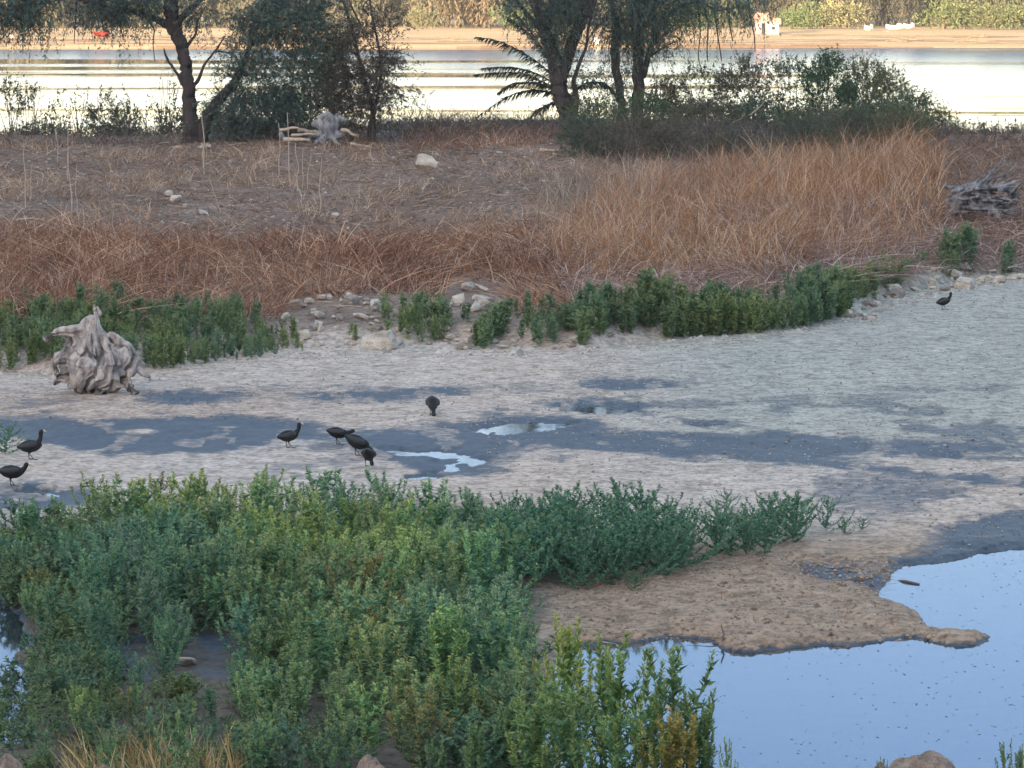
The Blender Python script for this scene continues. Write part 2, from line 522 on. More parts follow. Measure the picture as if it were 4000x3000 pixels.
    c = mixrgb(n, 'MULTIPLY', 1.0, c, ramp(n, f, [(0.34, 0.60), (0.5, 1.0), (0.66, 1.2)]))
    f2 = noise(n, 3.8, 4, stretch=(1, 0.9, 1))
    c = mixrgb(n, 'MULTIPLY', 1.0, c, ramp(n, f2, [(0.32, 0.62), (0.5, 1.0), (0.68, 1.14)]))
    wc = ramp(n, noise(n, 9, 4), [(0.35, (.028, .044, .078)), (0.7, (.060, .082, .122))])
    c = mixrgb(n, 'MIX', w, c, wc)
    n.links.new(c, p.inputs['Base Color'])
    n.links.new(ramp(n, w, [(0.2, 0.95), (0.9, 0.62)]), p.inputs['Roughness'])
    bump(n, p, noise(n, 14, 4, stretch=(1, 0.5, 1)), 0.012, 0.7)
    o = obj('ground', me, m)
    tag(o, kind='structure')

build_ground()

# ------------------------------------------------------------------ water
def sheet(name, x0, x1, y0, y1, z, mat):
    me = mesh_from(name, [(x0, y0, z), (x1, y0, z), (x1, y1, z), (x0, y1, z)], [[0, 1, 2, 3]])
    return tag(obj(name, me, mat), kind='structure')

def water_mat(name, rlo, rhi, base, sc_, stretch, ripple, rscale):
    m, n, p, out = newmat(name)
    p.inputs['Base Color'].default_value = (*base, 1)
    p.inputs['IOR'].default_value = 1.333
    p.inputs['Specular IOR Level'].default_value = 0.5
    f = noise(n, sc_, 3, stretch=stretch)
    n.links.new(ramp(n, f, [(0.38, rlo), (0.50, rhi)]), p.inputs['Roughness'])
    bump(n, p, noise(n, rscale, 3), ripple, 1.0)
    return m

pw = water_mat('pond_water', 0.02, 0.05, (.030, .045, .06), 0.5, (1, 1, 1), 0.0012, 2.2)
sheet('pond_water', -60, 60, 30.5, 76, 0.0, pw)
lw = water_mat('lake_water', 0.045, 0.17, (.05, .055, .06), 1.0, (0.012, 0.055, 1), 0.0, 1.0)
sheet('lake_water', -1500, 1500, 112, 470, -0.02, lw)
# ------------------------------------------------------------------ materials for plants and things
GREEN = foliage_mat('weed_leaf', [(0.0, (.110, .225, .150)), (0.5, (.225, .385, .235)), (0.8, (.340, .450, .240)), (1.0, (.470, .510, .270))], 0.22, 0.55, objcol=True)
STEM = foliage_mat('weed_stem', [(0.0, (.12, .16, .07)), (1.0, (.24, .27, .12))], 0.0, 0.7, objcol=True)
BANKW = foliage_mat('bank_weed_leaf', [(0.0, (.095, .195, .130)), (0.5, (.185, .320, .205)), (1.0, (.33, .41, .24))], 0.2, 0.6, patch=(1.5, 1.15, .8), patch_scale=0.45)
REED = foliage_mat('dead_reed', [(0.0, (.125, .058, .036)), (0.45, (.290, .145, .085)), (0.8, (.46, .28, .18)), (1.0, (.66, .50, .39))], 0.1, 0.8, patch=(.68, .60, .62), patch_scale=0.55)
GOLD = foliage_mat('golden_reed', [(0.0, (.21, .10, .045)), (0.5, (.42, .235, .115)), (0.85, (.56, .36, .21)), (1.0, (.68, .54, .42))], 0.12, 0.8, patch=(.72, .66, .74), patch_scale=0.35)
STRAW = foliage_mat('straw', [(0.0, (.15, .115, .095)), (0.6, (.29, .235, .195)), (1.0, (.45, .39, .34))], 0.05, 0.85)
TREELEAF = foliage_mat('tree_leaf', [(0.0, (.040, .095, .092)), (0.6, (.090, .175, .150)), (1.0, (.15, .25, .19))], 0.2, 0.7, patch=(.75, .72, .85), patch_scale=0.7)
BUSHLEAF = foliage_mat('bush_leaf', [(0.0, (.040, .060, .045)), (0.6, (.085, .115, .080)), (1.0, (.16, .19, .12))], 0.2, 0.7, objcol=True)
TWIG = foliage_mat('dead_twig', [(0.0, (.07, .055, .052)), (1.0, (.17, .15, .15))], 0.0, 0.85, objcol=True)
FARLEAF = foliage_mat('far_tree_leaf', [(0.0, (.10, .10, .062)), (0.5, (.175, .17, .108)), (1.0, (.27, .255, .165))], 0.15, 0.8, objcol=True)

def bark_mat(name, a, b, scale=6):
    m, n, p, out = newmat(name)
    f = noise(n, scale, 5, stretch=(1, 1, 0.2))
    n.links.new(ramp(n, f, [(0.3, a), (0.7, b)]), p.inputs['Base Color'])
    p.inputs['Roughness'].default_value = 0.9
    bump(n, p, f, 0.03, 1.0)
    return m
BARK = bark_mat('dark_bark', (.028, .025, .029), (.072, .062, .070))
FARBARK = bark_mat('far_bark', (.14, .11, .08), (.24, .19, .14), 2)

def stone_mat(name, a, b, scale=3, bmp=0.02):
    m, n, p, out = newmat(name)
    f = noise(n, scale, 6)
    c = ramp(n, f, [(0.3, a), (0.7, b)])
    sp_ = noise(n, scale * 9, 2)
    c = mixrgb(n, 'MULTIPLY', 1.0, c, ramp(n, sp_, [(0.35, 0.7), (0.5, 1.0), (0.7, 1.1)]))
    n.links.new(c, p.inputs['Base Color']); p.inputs['Roughness'].default_value = 0.9
    bump(n, p, f, bmp, 1.0)
    return m
PALE = stone_mat('pale_limestone', (.36, .34, .31), (.62, .60, .57))
GREY = stone_mat('grey_stone', (.20, .18, .17), (.38, .35, .33))
BROWNROCK = stone_mat('brown_rock', (.19, .15, .13), (.40, .33, .29), 4, 0.04)

def wood_mat(name, lo, mid, hi, scale=7, stretch=(1, 1, .12), bd=0.02, crack=False):
    m, n, p, out = newmat(name)
    g = noise(n, scale, 5, stretch=stretch, rough=.6)
    c = ramp(n, g, [(0.36, lo), (0.47, mid), (0.62, hi)])
    c = mixrgb(n, 'MULTIPLY', 1.0, c, ramp(n, noise(n, 3.0, 4), [(0.3, (.62, .64, .70)), (0.6, (1.1, 1.08, 1.05))]))
    if crack: c = mixrgb(n, 'MIX', attr(n, 'crack'), c, tuple(k * .45 for k in lo))
    n.links.new(c, p.inputs['Base Color']); p.inputs['Roughness'].default_value = 0.85
    bump(n, p, g, bd, 1.0)
    return m
STUMP = wood_mat('weathered_stump_wood', (.20, .19, .20), (.37, .355, .365), (.52, .50, .515), 9, (1, 1, .2), .02, True)
DRIFT = wood_mat('blue_grey_driftwood', (.06, .065, .08), (.17, .18, .21), (.29, .31, .35), 8, (1, 1, .5))
TAN = wood_mat('tan_dead_wood', (.20, .16, .13), (.36, .30, .25), (.46, .40, .35), 8, (1, 1, .5))

def scatter(polys, dens, rs, excl=None, zlift=0.0, ypad=0):
    """even spread over the ground inside outlines given on the photograph; returns base points"""
    us = [p[0] for q in polys for p in q]; vs = [p[1] for q in polys for p in q]
    y0 = max(F * (CAM_H - 2.5) / (max(vs) + 50) - 1, 29.0); y1 = min(F * CAM_H / (max(min(vs), 40) + 50) + 2, 124)
    a, b = (min(us) - 2000) / F, (max(us) - 2000) / F
    x0, x1 = min(a * y0, a * y1) - .5, max(b * y0, b * y1) + .5
    N = int(dens * (x1 - x0) * (y1 - y0))
    x = rs.uniform(x0, x1, N); y = rs.uniform(y0, y1, N)
    z = height(x, y)
    u, v = proj(x, y, z)
    m = np.zeros(N, bool)
    for q in polys: m |= inpoly(q, u, v)
    if excl:
        for q in excl: m &= ~inpoly(q, u, v)
    return np.stack([x[m], y[m], z[m] + zlift], 1)

# ------------------------------------------------------------------ dead reeds and dry grass
def grass(name, label, mat, pts, rs, Lr, Wr, lean, curl, seg=4, tone=(0, 1), flat=0.0):
    N = len(pts)
    mb = MB()
    # blades grow from shared tussocks: common lean per neighbourhood
    ax = (fbm(pts[:, 0] * 0.9, pts[:, 1] * 0.6, 201, 3) - 0.5) * 3.2
    ay = (fbm(pts[:, 0] * 0.9, pts[:, 1] * 0.6, 203, 3) - 0.5) * 3.2
    d = np.stack([ax * lean + rs.normal(size=N) * lean, ay * lean * .6 + rs.normal(size=N) * lean * .8, np.ones(N) * (1 - flat * rs.rand(N))], 1)
    bend = np.stack([d[:, 0] * curl * 1.2 + rs.normal(size=N) * curl * .5, d[:, 1] * curl * 1.2 + rs.normal(size=N) * curl * .5, -curl * (0.3 + 1.1 * rs.rand(N) ** 2)], 1)
    L = rs.uniform(*Lr, N) * (0.65 + 0.7 * fbm(pts[:, 0] * 0.7, pts[:, 1] * 0.45, 207, 3)); Wd = rs.uniform(*Wr, N)
    tn = np.clip(rs.uniform(tone[0], tone[1], N) ** 1.2, 0, 1)
    hi = rs.rand(N) < .12; tn = np.where(hi, 1.0, tn); Wd = np.where(hi, Wd * 1.6, Wd)
    ribbons(mb, pts - np.array([0, 0, .03]), d, bend, L, Wd, seg, tn, rs)
    o = mb.build(name, mat)
    tag(o, label, name.replace('_', ' '), kind='stuff')
    return o

rs = np.random.RandomState(3)
FRINGE_L = [(-900, 950), (300, 900), (700, 930), (1200, 960), (1800, 930), (2100, 900), (2300, 1280), (1900, 1230), (1500, 1260), (1200, 1230), (900, 1270), (0, 1290), (-900, 1290)]
FRINGE_R = [(2050, 960), (2400, 820), (5200, 840), (5200, 1040), (3600, 1080), (3300, 1120), (2700, 1200), (2300, 1270)]
OPEN = [[(1760, 1080), (1990, 1120), (2010, 1290), (1700, 1300)], [(1120, 1190), (1500, 1150), (1760, 1170), (1760, 1300), (1100, 1300)]]
pL = scatter([FRINGE_L], 120, rs, OPEN); pR = scatter([FRINGE_R], 60, rs)
pts = pL
grass('dead_reeds', 'tangled reddish brown dead reeds along the foot of the island bank', REED, pts, rs, (.35, 1.0), (.008, .017), .42, .55, 5)
MATM = foliage_mat('matted_straw_blade', [(0.0, (.12, .070, .055)), (0.4, (.26, .165, .13)), (0.8, (.42, .31, .27)), (1.0, (.62, .52, .48))], 0.08, .85, patch=(.85, .85, .95), patch_scale=.6)
grass('matted_straw', 'matted pinkish grey dead straw below the golden reeds on the right', MATM, scatter([FRINGE_R], 105, rs), rs, (.3, .95), (.009, .018), .55, .75, 5)
BRG = foliage_mat('brush_stalk', [(0.0, (.045, .045, .042)), (0.6, (.105, .10, .09)), (1.0, (.22, .20, .18))], 0.05, .85, patch=(.6, .55, .7), patch_scale=.8)
BRGP = [(2230, 520), (3660, 500), (3700, 540), (3300, 570), (2800, 610), (2400, 630), (2240, 600)]
grass('dark_brush_stalks', 'dark grey green stalks filling the ground under the right hand bushes', BRG, scatter([BRGP], 95, rs), rs, (.35, .85), (.010, .024), .45, .4, 4)
GOLDP = [(2080, 1000), (2250, 850), (2450, 740), (2700, 680), (3000, 640), (3300, 590), (3540, 575), (3690, 640), (3660, 960), (3300, 1040), (2600, 1100), (2250, 1100)]
pts = scatter([GOLDP], 80, rs)
grass('golden_reeds', 'tall upright golden brown reeds on the higher right part of the bank', GOLD, pts, rs, (.55, 1.2), (.007, .014), .27, .38, 5)
GREYP = [(2080, 780), (2250, 680), (2700, 650), (3300, 600), (3650, 600), (3400, 690), (3000, 730), (2700, 790), (2350, 890), (2100, 960)]
pts = scatter([GREYP], 34, rs)
grass('grey_straw', 'thin grey straw standing between the golden reeds and the dark bush', STRAW, pts, rs, (.5, 1.0), (.006, .012), .28, .3, 4)
MAR = [(3600, 560), (5200, 500), (5200, 1000), (3650, 950)]
pts = scatter([MAR], 60, rs)
MARM = foliage_mat('maroon_reed', [(0.0, (.085, .052, .048)), (0.6, (.17, .105, .085)), (0.9, (.27, .17, .12)), (1.0, (.42, .30, .22))], 0.1, 0.8)
grass('maroon_reeds', 'dark maroon brown arching reeds at the far right end of the bank', MARM, pts, rs, (.45, 1.1), (.008, .015), .4, .75, 6)
LIT = [(-900, 560), (700, 545), (1400, 560), (2200, 560), (2500, 640), (2150, 960), (1200, 980), (-900, 960)]
pts = scatter([LIT], 55, rs)
LITM = foliage_mat('litter_straw', [(0.0, (.10, .062, .050)), (0.6, (.22, .145, .112)), (1.0, (.44, .34, .27))], 0.0, 0.9, patch=(.8, .72, .7), patch_scale=.5)
grass('dry_litter_grass', 'short brown dry grass and litter over the top of the island bank', LITM, pts, rs, (.10, .42), (.007, .016), .8, .5, 3, flat=.5)
TUF = scatter([LIT, [(-200, 900), (2100, 900), (2000, 1000), (-200, 1000)]], 60, rs)
TUF = TUF[fbm(TUF[:, 0] * 1.1, TUF[:, 1] * .5, 222, 3) > .56]
grass('dry_tufts', 'straw coloured dry tufts dotted over the brown island slope', foliage_mat('tuft_straw', [(0.0, (.20, .13, .09)), (0.6, (.36, .26, .19)), (1.0, (.56, .47, .39))], 0.05, .85), TUF, rs, (.15, .5), (.007, .014), .35, .4, 4)
CRP = [[(-200, 505), (730, 505), (730, 575), (-200, 575)], [(850, 500), (1340, 500), (1340, 545), (850, 560)], [(1450, 480), (2250, 480), (2250, 545), (1450, 570)], [(3640, 505), (4200, 505), (4200, 560), (3640, 560)]]
grass('crest_stalks', 'ragged dark stalks along the lake side edge of the island crest', BRG, scatter(CRP, 60, rs), rs, (.15, .6), (.008, .020), .4, .4, 4)
# low brown scrub at the lake edge of the bank
SCR = [(1550, 520), (2200, 520), (2300, 560), (1600, 600)]
pts = scatter([SCR, [(1060, 520), (1160, 510), (1160, 560), (1080, 560)], [(1330, 480), (1450, 510), (1440, 580), (1320, 560)]], 90, rs)
grass('brown_scrub_grass', 'low russet grass between the driftwood and the forked tree', REED, pts, rs, (.25, .6), (.006, .012), .4, .6, 4, tone=(0, .8))

# fallen stems, twigs
def twig_litter(name, label, polys, dens, rs, mat, Lr=(.1, .6), Wr=(.01, .03)):
    pts = scatter(polys, dens, rs)
    N = len(pts); mb = MB()
    a = rs.uniform(0, 6.283, N)
    L = rs.uniform(*Lr, N)
    d = np.stack([np.cos(a), np.sin(a), rs.normal(size=N) * .15], 1)
    bend = rs.normal(size=(N, 3)) * .15; bend[:, 2] = -abs(bend[:, 2]) * .2
    ribbons(mb, pts + np.array([0, 0, .03]), d, bend, L, rs.uniform(*Wr, N), 3, rs.uniform(.2, 1, N), rs)
    return tag(mb.build(name, mat), label, 'twig litter', kind='stuff')
twig_litter('twig_litter', 'broken twigs and fallen stems strewn over the brown island bank', [LIT, FRINGE_L], 6, rs, STRAW)

# ------------------------------------------------------------------ stones
def rock_mesh(name, rs, kind='angular', dims=(1, .7, .5)):
    bm = bmesh.new()
    if kind == 'angular':
        for k in range(18):
            p = rs.normal(size=3); p /= max(abs(p)) ** .92 * np.linalg.norm(p) ** .08
            bm.verts.new(p * .5 * np.array(dims))
        r = bmesh.ops.convex_hull(bm, input=bm.verts)
        bmesh.ops.delete(bm, geom=[v for v in bm.verts if not v.link_faces], context='VERTS')
        bmesh.ops.bevel(bm, geom=list(bm.edges), offset=.022, segments=1, affect='EDGES', profile=.5)
    else:
        bmesh.ops.create_icosphere(bm, subdivisions=5, radius=.5)
        for v in bm.verts:
            c = np.array(v.co)
            f = 1 + .5 * (float(fbm(np.array([c[0] * 2.2 + c[2] * 1.3]), np.array([c[1] * 2.2 - c[2] * 1.7]), 300, 4)[0]) - .5)
            g = float(vnoise(np.array([c[0] * 11 + c[2] * 7]), np.array([c[1] * 11 + c[2] * 9]), 301)[0])
            f -= .07 * (g < .35)
            v.co = Vector(c * f * np.array(dims))
    me = bpy.data.meshes.new(name); bm.to_mesh(me); bm.free()
    if kind != 'angular':
        for p in me.polygons: p.use_smooth = True
    return me
rsr = np.random.RandomState(5)
ROCKM = [rock_mesh('stone', rsr, 'angular', (1, rsr.uniform(.5, .9), rsr.uniform(.3, .7))) for _ in range(10)]
def block_mesh():
    bm = bmesh.new(); bmesh.ops.create_cube(bm, size=1)
    bmesh.ops.subdivide_edges(bm, edges=bm.edges, cuts=3, use_grid_fill=True)
    for v in bm.verts:
        c = np.array(v.co); f = rsr.normal(size=3) * .022
        c = c * (1 - .10 * (abs(c[0]) + abs(c[1])) * (c[2] > .2)); c[2] *= .62 + .10 * c[0]
        v.co = Vector(c + f)
    bmesh.ops.bevel(bm, geom=[e for e in bm.edges if e.calc_face_angle(0) > .8], offset=.035, segments=2, affect='EDGES')
    me = bpy.data.meshes.new('stone'); bm.to_mesh(me); bm.free(); return me
BLOCK = block_mesh()
def place_stone(me, mat, u, v, wpx, label=None, group=None, tilt=.3, rz=None, sink=.25, name='stone', hs=1.0, lift=0.0, g=None):
    P = ground_at(u, v) if g is None else g
    px = F / (P[1] * cp - (P[2] - CAM_H) * sp)
    s = wpx / px
    o = bpy.data.objects.new(name, me)
    if not me.materials: me.materials.append(mat)
    o.scale = (s, s, s * hs)
    o.location = (P[0], P[1], P[2] + s * hs * .20 * (1 - sink) + lift)
    o.rotation_euler = (rsr.uniform(-tilt, tilt), rsr.uniform(-tilt, tilt), rsr.uniform(0, 6.28) if rz is None else rz)
    C.objects.link(o)
    o.material_slots[0].link = 'OBJECT'; o.material_slots[0].material = mat
    tag(o, label, 'stone', group)
    return o
named = [
    (1670, 660, 88, PALE, 'flat pale square slab lying alone on the brown bank top', 1.0),
    (1478, 1362, 125, PALE, 'largest white limestone block at the edge of the mud flat', .95),
    (1560, 1350, 50, PALE, 'rounded white stone touching the right side of the largest white block', 1.0),
    (970, 1385, 55, PALE, 'cream block at the front edge of the left green weeds', 1.1),
    (745, 1405, 46, PALE, 'upright pointed pale stone between the stump and the cream block', 1.7),
    (1828, 1130, 50, PALE, 'oval white slab leaning at the top of the stone heap', 1.4),
    (1885, 1135, 75, PALE, 'broad flat white slab at the top right of the stone heap', .8),
    (1950, 1195, 60, GREY, 'square grey block at the right end of the stone heap', 1.2),
    (1880, 1170, 80, PALE, 'long thin pale slab across the middle of the stone heap', .6),
    (1790, 1200, 70, PALE, 'pale slab standing at the left side of the stone heap', 1.2),
    (1815, 1230, 45, PALE, 'narrow white stone on edge below the stone heap', 1.6),
    (1410, 1250, 62, PALE, 'flat lens shaped pale stone stacked above the largest white block', .6),
    (1710, 1300, 34, PALE, 'thin white upright stone among the middle green weeds', 2.2),
    (1755, 1330, 46, PALE, 'white cube like stone at the front of the middle weeds', 1.2),
    (1880, 1322, 60, GREY, 'grey green rounded stone behind the mud edge in mid picture', 1.0),
    (1935, 1340, 50, PALE, 'narrow wedge stone lying aslant on the mud edge', .6),
    (1960, 1362, 60, PALE, 'flat pale stone resting on the mud below the wedge stone', .6),
    (2850, 1050, 40, PALE, 'small bright stone sitting above the big green weed patch', 1.0),
    (3765, 1050, 58, PALE, 'bright white slab in the weeds below the right driftwood', .7),
    (3735, 1095, 60, PALE, 'pale rectangular stone just below the bright white slab', 1.2),
    (3640, 1120, 48, PALE, 'rounded white stone left of the pale rectangular stone', 1.0),
    (3960, 1090, 34, PALE, 'small pale stone at the right edge by the reeds', 1.0),
    (1310, 850, 34, PALE, 'small white stone on the bank slope right of the white pebble cluster', 1.1),
    (1345, 545, 26, PALE, 'round white stone at the right foot of the blue grey driftwood', 1.0),
    (635, 560, 52, TAN, 'first of the flat tan rocks below the leaning tree, from the left', .6),
    (690, 575, 46, TAN, 'second of the flat tan rocks below the leaning tree, from the left', .6),
    (900, 565, 56, TAN, 'last of the flat tan rocks below the leaning tree, from the left', .5),
    (790, 570, 70, TAN, 'broad tan rock at the foot of the leaning tree', .5),
    (660, 770, 34, PALE, 'topmost stone of the white cluster on the left bank slope', 1.3),
    (690, 800, 50, PALE, 'largest stone of the white cluster on the left bank slope', 1.0),
    (725, 812, 30, PALE, 'lowest stone of the white cluster on the left bank slope', 1.0),
    (795, 830, 42, PALE, 'narrow white stone right of the white cluster on the bank slope', .6),
    (125, 905, 40, GREY, 'pale grey stone in the dry grass near the left edge', .8),
    (35, 715, 28, PALE, 'small white stone on the bank near the left edge', 1.0),
    (735, 2600, 95, PALE, 'pale lumpy stone in the dark gap of the foreground weeds', .9),
]
for i, (u, v, w, mt, lab, hs) in enumerate(named):
    place_stone(BLOCK if i in (1, 18, 17) else ROCKM[i % 10], mt, u, v, w, lab, hs=hs, sink=-.25 if hs > 1 else -.1, name='stone' if mt is not TAN else 'rock')
# individually standing shore stones
shore_polys = [[(1080, 1180), (1500, 1150), (1560, 1300), (2300, 1300), (2350, 1370), (1450, 1370), (1150, 1360)],
               [(1700, 1180), (2000, 1200), (2000, 1340), (1680, 1340)], [(3380, 1080), (3700, 1050), (4050, 1040), (4050, 1100), (3600, 1150), (3380, 1190)],
               [(0, 1190), (140, 1200), (140, 1250), (0, 1260)], [(3100, 1040), (3240, 1040), (3240, 1110), (3130, 1110)], [(3300, 1190), (3430, 1170), (3430, 1250), (3310, 1250)],
               [(2280, 1310), (2540, 1290), (2540, 1345), (2290, 1360)]]
sp_pts = scatter(shore_polys, 7.0, rsr)
rsr.shuffle(sp_pts)
for k, P in enumerate(sp_pts[:185]):
    w = float(rsr.choice([18, 24, 30, 38, 48, 62], p=[.18, .25, .22, .18, .12, .05]))
    reg = 'right' if proj(*P)[0] > 3000 else 'middle'
    place_stone(BLOCK if k % 7 == 0 else ROCKM[k % 10], PALE if rsr.rand() < .7 else GREY, 0, 0, w, 'loose pale stone lying among others at the foot of the %s bank' % reg,
                'loose pale stones along the foot of the %s bank' % reg, g=P, hs=rsr.uniform(.6, 1.3), sink=-.3)
bank_pts = scatter([LIT], .55, rsr)
rsr.shuffle(bank_pts)
for k, P in enumerate(bank_pts[:85]):
    w = float(rsr.choice([11, 15, 20, 26, 34], p=[.3, .3, .2, .15, .05]))
    place_stone(ROCKM[k % 10], PALE if rsr.rand() < .6 else (GREY if rsr.rand() < .6 else TAN), 0, 0, w, 'small weathered stone scattered on the brown bank slope',
                'small stones scattered over the bank slope', g=P, hs=rsr.uniform(.5, 1.1), sink=.2)

def pebbles(name, label, polys, dens, rs, size, mat):
    pts = scatter(polys, dens, rs)
    N = len(pts); mb = MB()
    s = rs.uniform(*size, N) * (0.6 + .8 * rs.rand(N) ** 3)
    base = np.array([[1, 0, 0], [.3, .9, 0], [-.8, .6, 0], [-.9, -.5, 0], [.2, -1, 0], [.1, .1, .8]])
    ja = rs.uniform(.7, 1.3, (N, 6, 3))
    V = pts[:, None] + base[None] * ja * s[:, None, None] * .5 - np.array([0, 0, .004])
    q = np.array([[0, 1, 5, 5], [1, 2, 5, 5], [2, 3, 5, 5], [3, 4, 5, 5], [4, 0, 5, 5]])[:, :3]
    Q = (q[None] + (np.arange(N) * 6)[:, None, None]).reshape(-1, 3)
    mb.add(V.reshape(-1, 3), Q, np.repeat(rs.rand(N), 6))
    return tag(mb.build(name, mat), label, 'pebbles', kind='stuff')
PEB = foliage_mat('pebble', [(0.0, (.08, .075, .075)), (0.6, (.20, .185, .175)), (1.0, (.45, .42, .40))], 0, .9)
FLATP = [(-100, 1440), (1100, 1380), (2300, 1380), (2900, 1310), (3700, 1130), (4100, 1100), (4100, 2150), (3500, 2230), (2700, 1980), (1900, 1880), (1900, 1700), (1400, 1640), (-100, 1640)]
pebbles('mud_crumbs', 'small mud crumbs and pebbles dotting the grey mud flat', [FLATP], 42, rsr, (.015, .045), PEB)
SPITP = [(2050, 2330), (2700, 2130), (3600, 2200), (3420, 2330), (3620, 2450), (3850, 2480), (3600, 2500), (2800, 2530), (2300, 2500)]
PEB2 = foliage_mat('spit_grit', [(0.0, (.13, .085, .06)), (0.5, (.27, .19, .14)), (1.0, (.42, .33, .26))], 0, .9)
pebbles('spit_grit', 'coarse brown grit covering the sandy spit beside the pond', [SPITP], 260, rsr, (.018, .06), PEB2)
PEB3 = foliage_mat('bank_crumb', [(0.0, (.07, .055, .05)), (0.7, (.20, .16, .14)), (1.0, (.50, .45, .42))], 0, .9)
pebbles('bank_crumbs', 'crumbly soil and chips over the brown bank slope', [LIT], 18, rsr, (.03, .12), PEB3)
SHP = [(-50, 1440), (300, 1450), (800, 1390), (1400, 1340), (2300, 1340), (2600, 1320), (3100, 1270), (3700, 1090), (4050, 1070), (4050, 1100), (3700, 1150), (3300, 1260), (2900, 1330), (2300, 1400), (1400, 1385), (800, 1430), (0, 1480)]
PEB4 = foliage_mat('shore_chip', [(0.0, (.22, .20, .19)), (1.0, (.58, .56, .53))], 0, .9)
pebbles('shore_chips', 'white stone chips along the edge where weeds meet the mud', [SHP], 34, rsr, (.04, .13), PEB4)

SL = scatter([SPITP], 60, rsr)
grass('spit_litter', 'short brown straw litter flattened over the sand spit', STRAW, SL, rsr, (.05, .16), (.006, .014), 1.6, .4, 2, flat=.9)
# ------------------------------------------------------------------ weeds
def weed_arrays(rs, h, nb, spread, leafL, spike=0.38, bushy=1.0):
    """one goosefoot-like weed: returns (stem MB, leaf MB)"""
    st, lf = MB(), MB()
    paths = []
    lean = rs.normal(size=2) * .06 * h
    main = np.array([[0, 0, -.03], [lean[0] * .2, lean[1] * .2, h * .35], [lean[0] * .6, lean[1] * .6, h * .7], [lean[0], lean[1], h]])
    pm, _ = smooth_path(main, [1] * 4, 5)
    paths.append((pm, 1.0, h))
    az = rs.uniform(0, 6.28)
    for k in range(nb):
        t = .05 + .72 * (k / max(nb - 1, 1)) + rs.uniform(-.03, .03)
        t = min(max(t, .03), .85)
        az += 2.4 + rs.uniform(-.4, .4)
        b = pm[int(t * (len(pm) - 1))]
        L = h * (.70 - .48 * t) * rs.uniform(.75, 1.15)
        out = np.array([math.cos(az), math.sin(az), 0])
        s = spread * rs.uniform(.7, 1.2)
        p = np.array([b, b + out * L * .30 * s + [0, 0, L * .22], b + out * L * .50 * s + [0, 0, L * .58], b + out * L * .58 * s + [0, 0, L * .95]])
        pp, _ = smooth_path(p, [1] * 4, 3)
        paths.append((pp, .6, L))
    for pp, wgt, L in paths:
        tube(st, pp, np.linspace(.0055, .002, len(pp)) * (1.2 if wgt == 1 else .8), 3, .5, cap=False)
        seglen = L
        # leaves along the stem
        nl = int(bushy * seglen / .0115)
        t = rs.uniform(.10, .92, nl)
        idx = t * (len(pp) - 1); i0 = idx.astype(int); fr = (idx - i0)[:, None]
        b = pp[i0] * (1 - fr) + pp[np.minimum(i0 + 1, len(pp) - 1)] * fr
        a = rs.uniform(0, 6.28, nl); up = rs.uniform(.1, 1.6, nl)
        d = np.stack([np.cos(a), np.sin(a), up], 1)
        Ls = leafL * (1.35 - .75 * t) * rs.uniform(.55, 1.3, nl)
        leaves(lf, b, d, Ls, Ls * rs.uniform(.24, .40, nl), np.clip(rs.uniform(0, .38, nl) + .12 * t, 0, 1), .25, rs, up=np.array([0, 0, 1.0]))
        # flower spikes
        ns = int(seglen * spike / .0040)
        t = 1 - rs.uniform(0, spike, ns)
        idx = t * (len(pp) - 1); i0 = np.minimum(idx.astype(int), len(pp) - 2); fr = (idx - i0)[:, None]
        b = pp[i0] * (1 - fr) + pp[i0 + 1] * fr
        wd = .016 * (1.25 - t)[:, None] * 2.4
        a = rs.uniform(0, 6.28, ns)
        d = np.stack([np.cos(a), np.sin(a), rs.uniform(.4, 1.6, ns)], 1)
        Ls = rs.uniform(.022, .046, ns)
        leaves(lf, b + unit(d) * wd * rs.uniform(0, .5, (ns, 1)), d, Ls, Ls * .36, np.clip(rs.uniform(.7, 1.0, ns), 0, 1), .2, rs)
    return st, lf

rw = np.random.RandomState(21)
WV = []
for k in range(20):
    h = 1.0
    st, lf = weed_arrays(rw, h, rw.randint(10, 17), rw.uniform(.5, 1.15), rw.uniform(.06, .10), spike=rw.uniform(.38, .60), bushy=rw.uniform(.85, 1.25))
    WV.append((st.mesh('weed_stem'), lf.mesh('weed_leaves')))
BV2 = []
for k in range(8):      # rounder, leafier kind with short spikes
    st, lf = weed_arrays(rw, 1.0, rw.randint(13, 18), rw.uniform(1.5, 2.1), rw.uniform(.075, .095), spike=rw.uniform(.06, .14), bushy=rw.uniform(1.5, 1.9))
    BV2.append((st.mesh('weed_stem'), lf.mesh('weed_leaves')))
for a, b in WV + BV2:
    a.materials.append(STEM); b.materials.append(GREEN)

def place_weed(var, P, h, rz, tint, label, group, wid=1.0, tiltx=0, name='weed'):
    r = empty(name, tuple(P), rz)
    r.rotation_euler = (tiltx, rw.normal() * .05, rz)
    r.scale = (h * wid, h * wid, h)
    tag(r, label, 'weed', group)
    for me, nm in zip(var, ('stem', 'leaves')):
        o = bpy.data.objects.new(nm, me); C.objects.link(o); o.parent = r
        o.color = (*tint, 1)
    return r

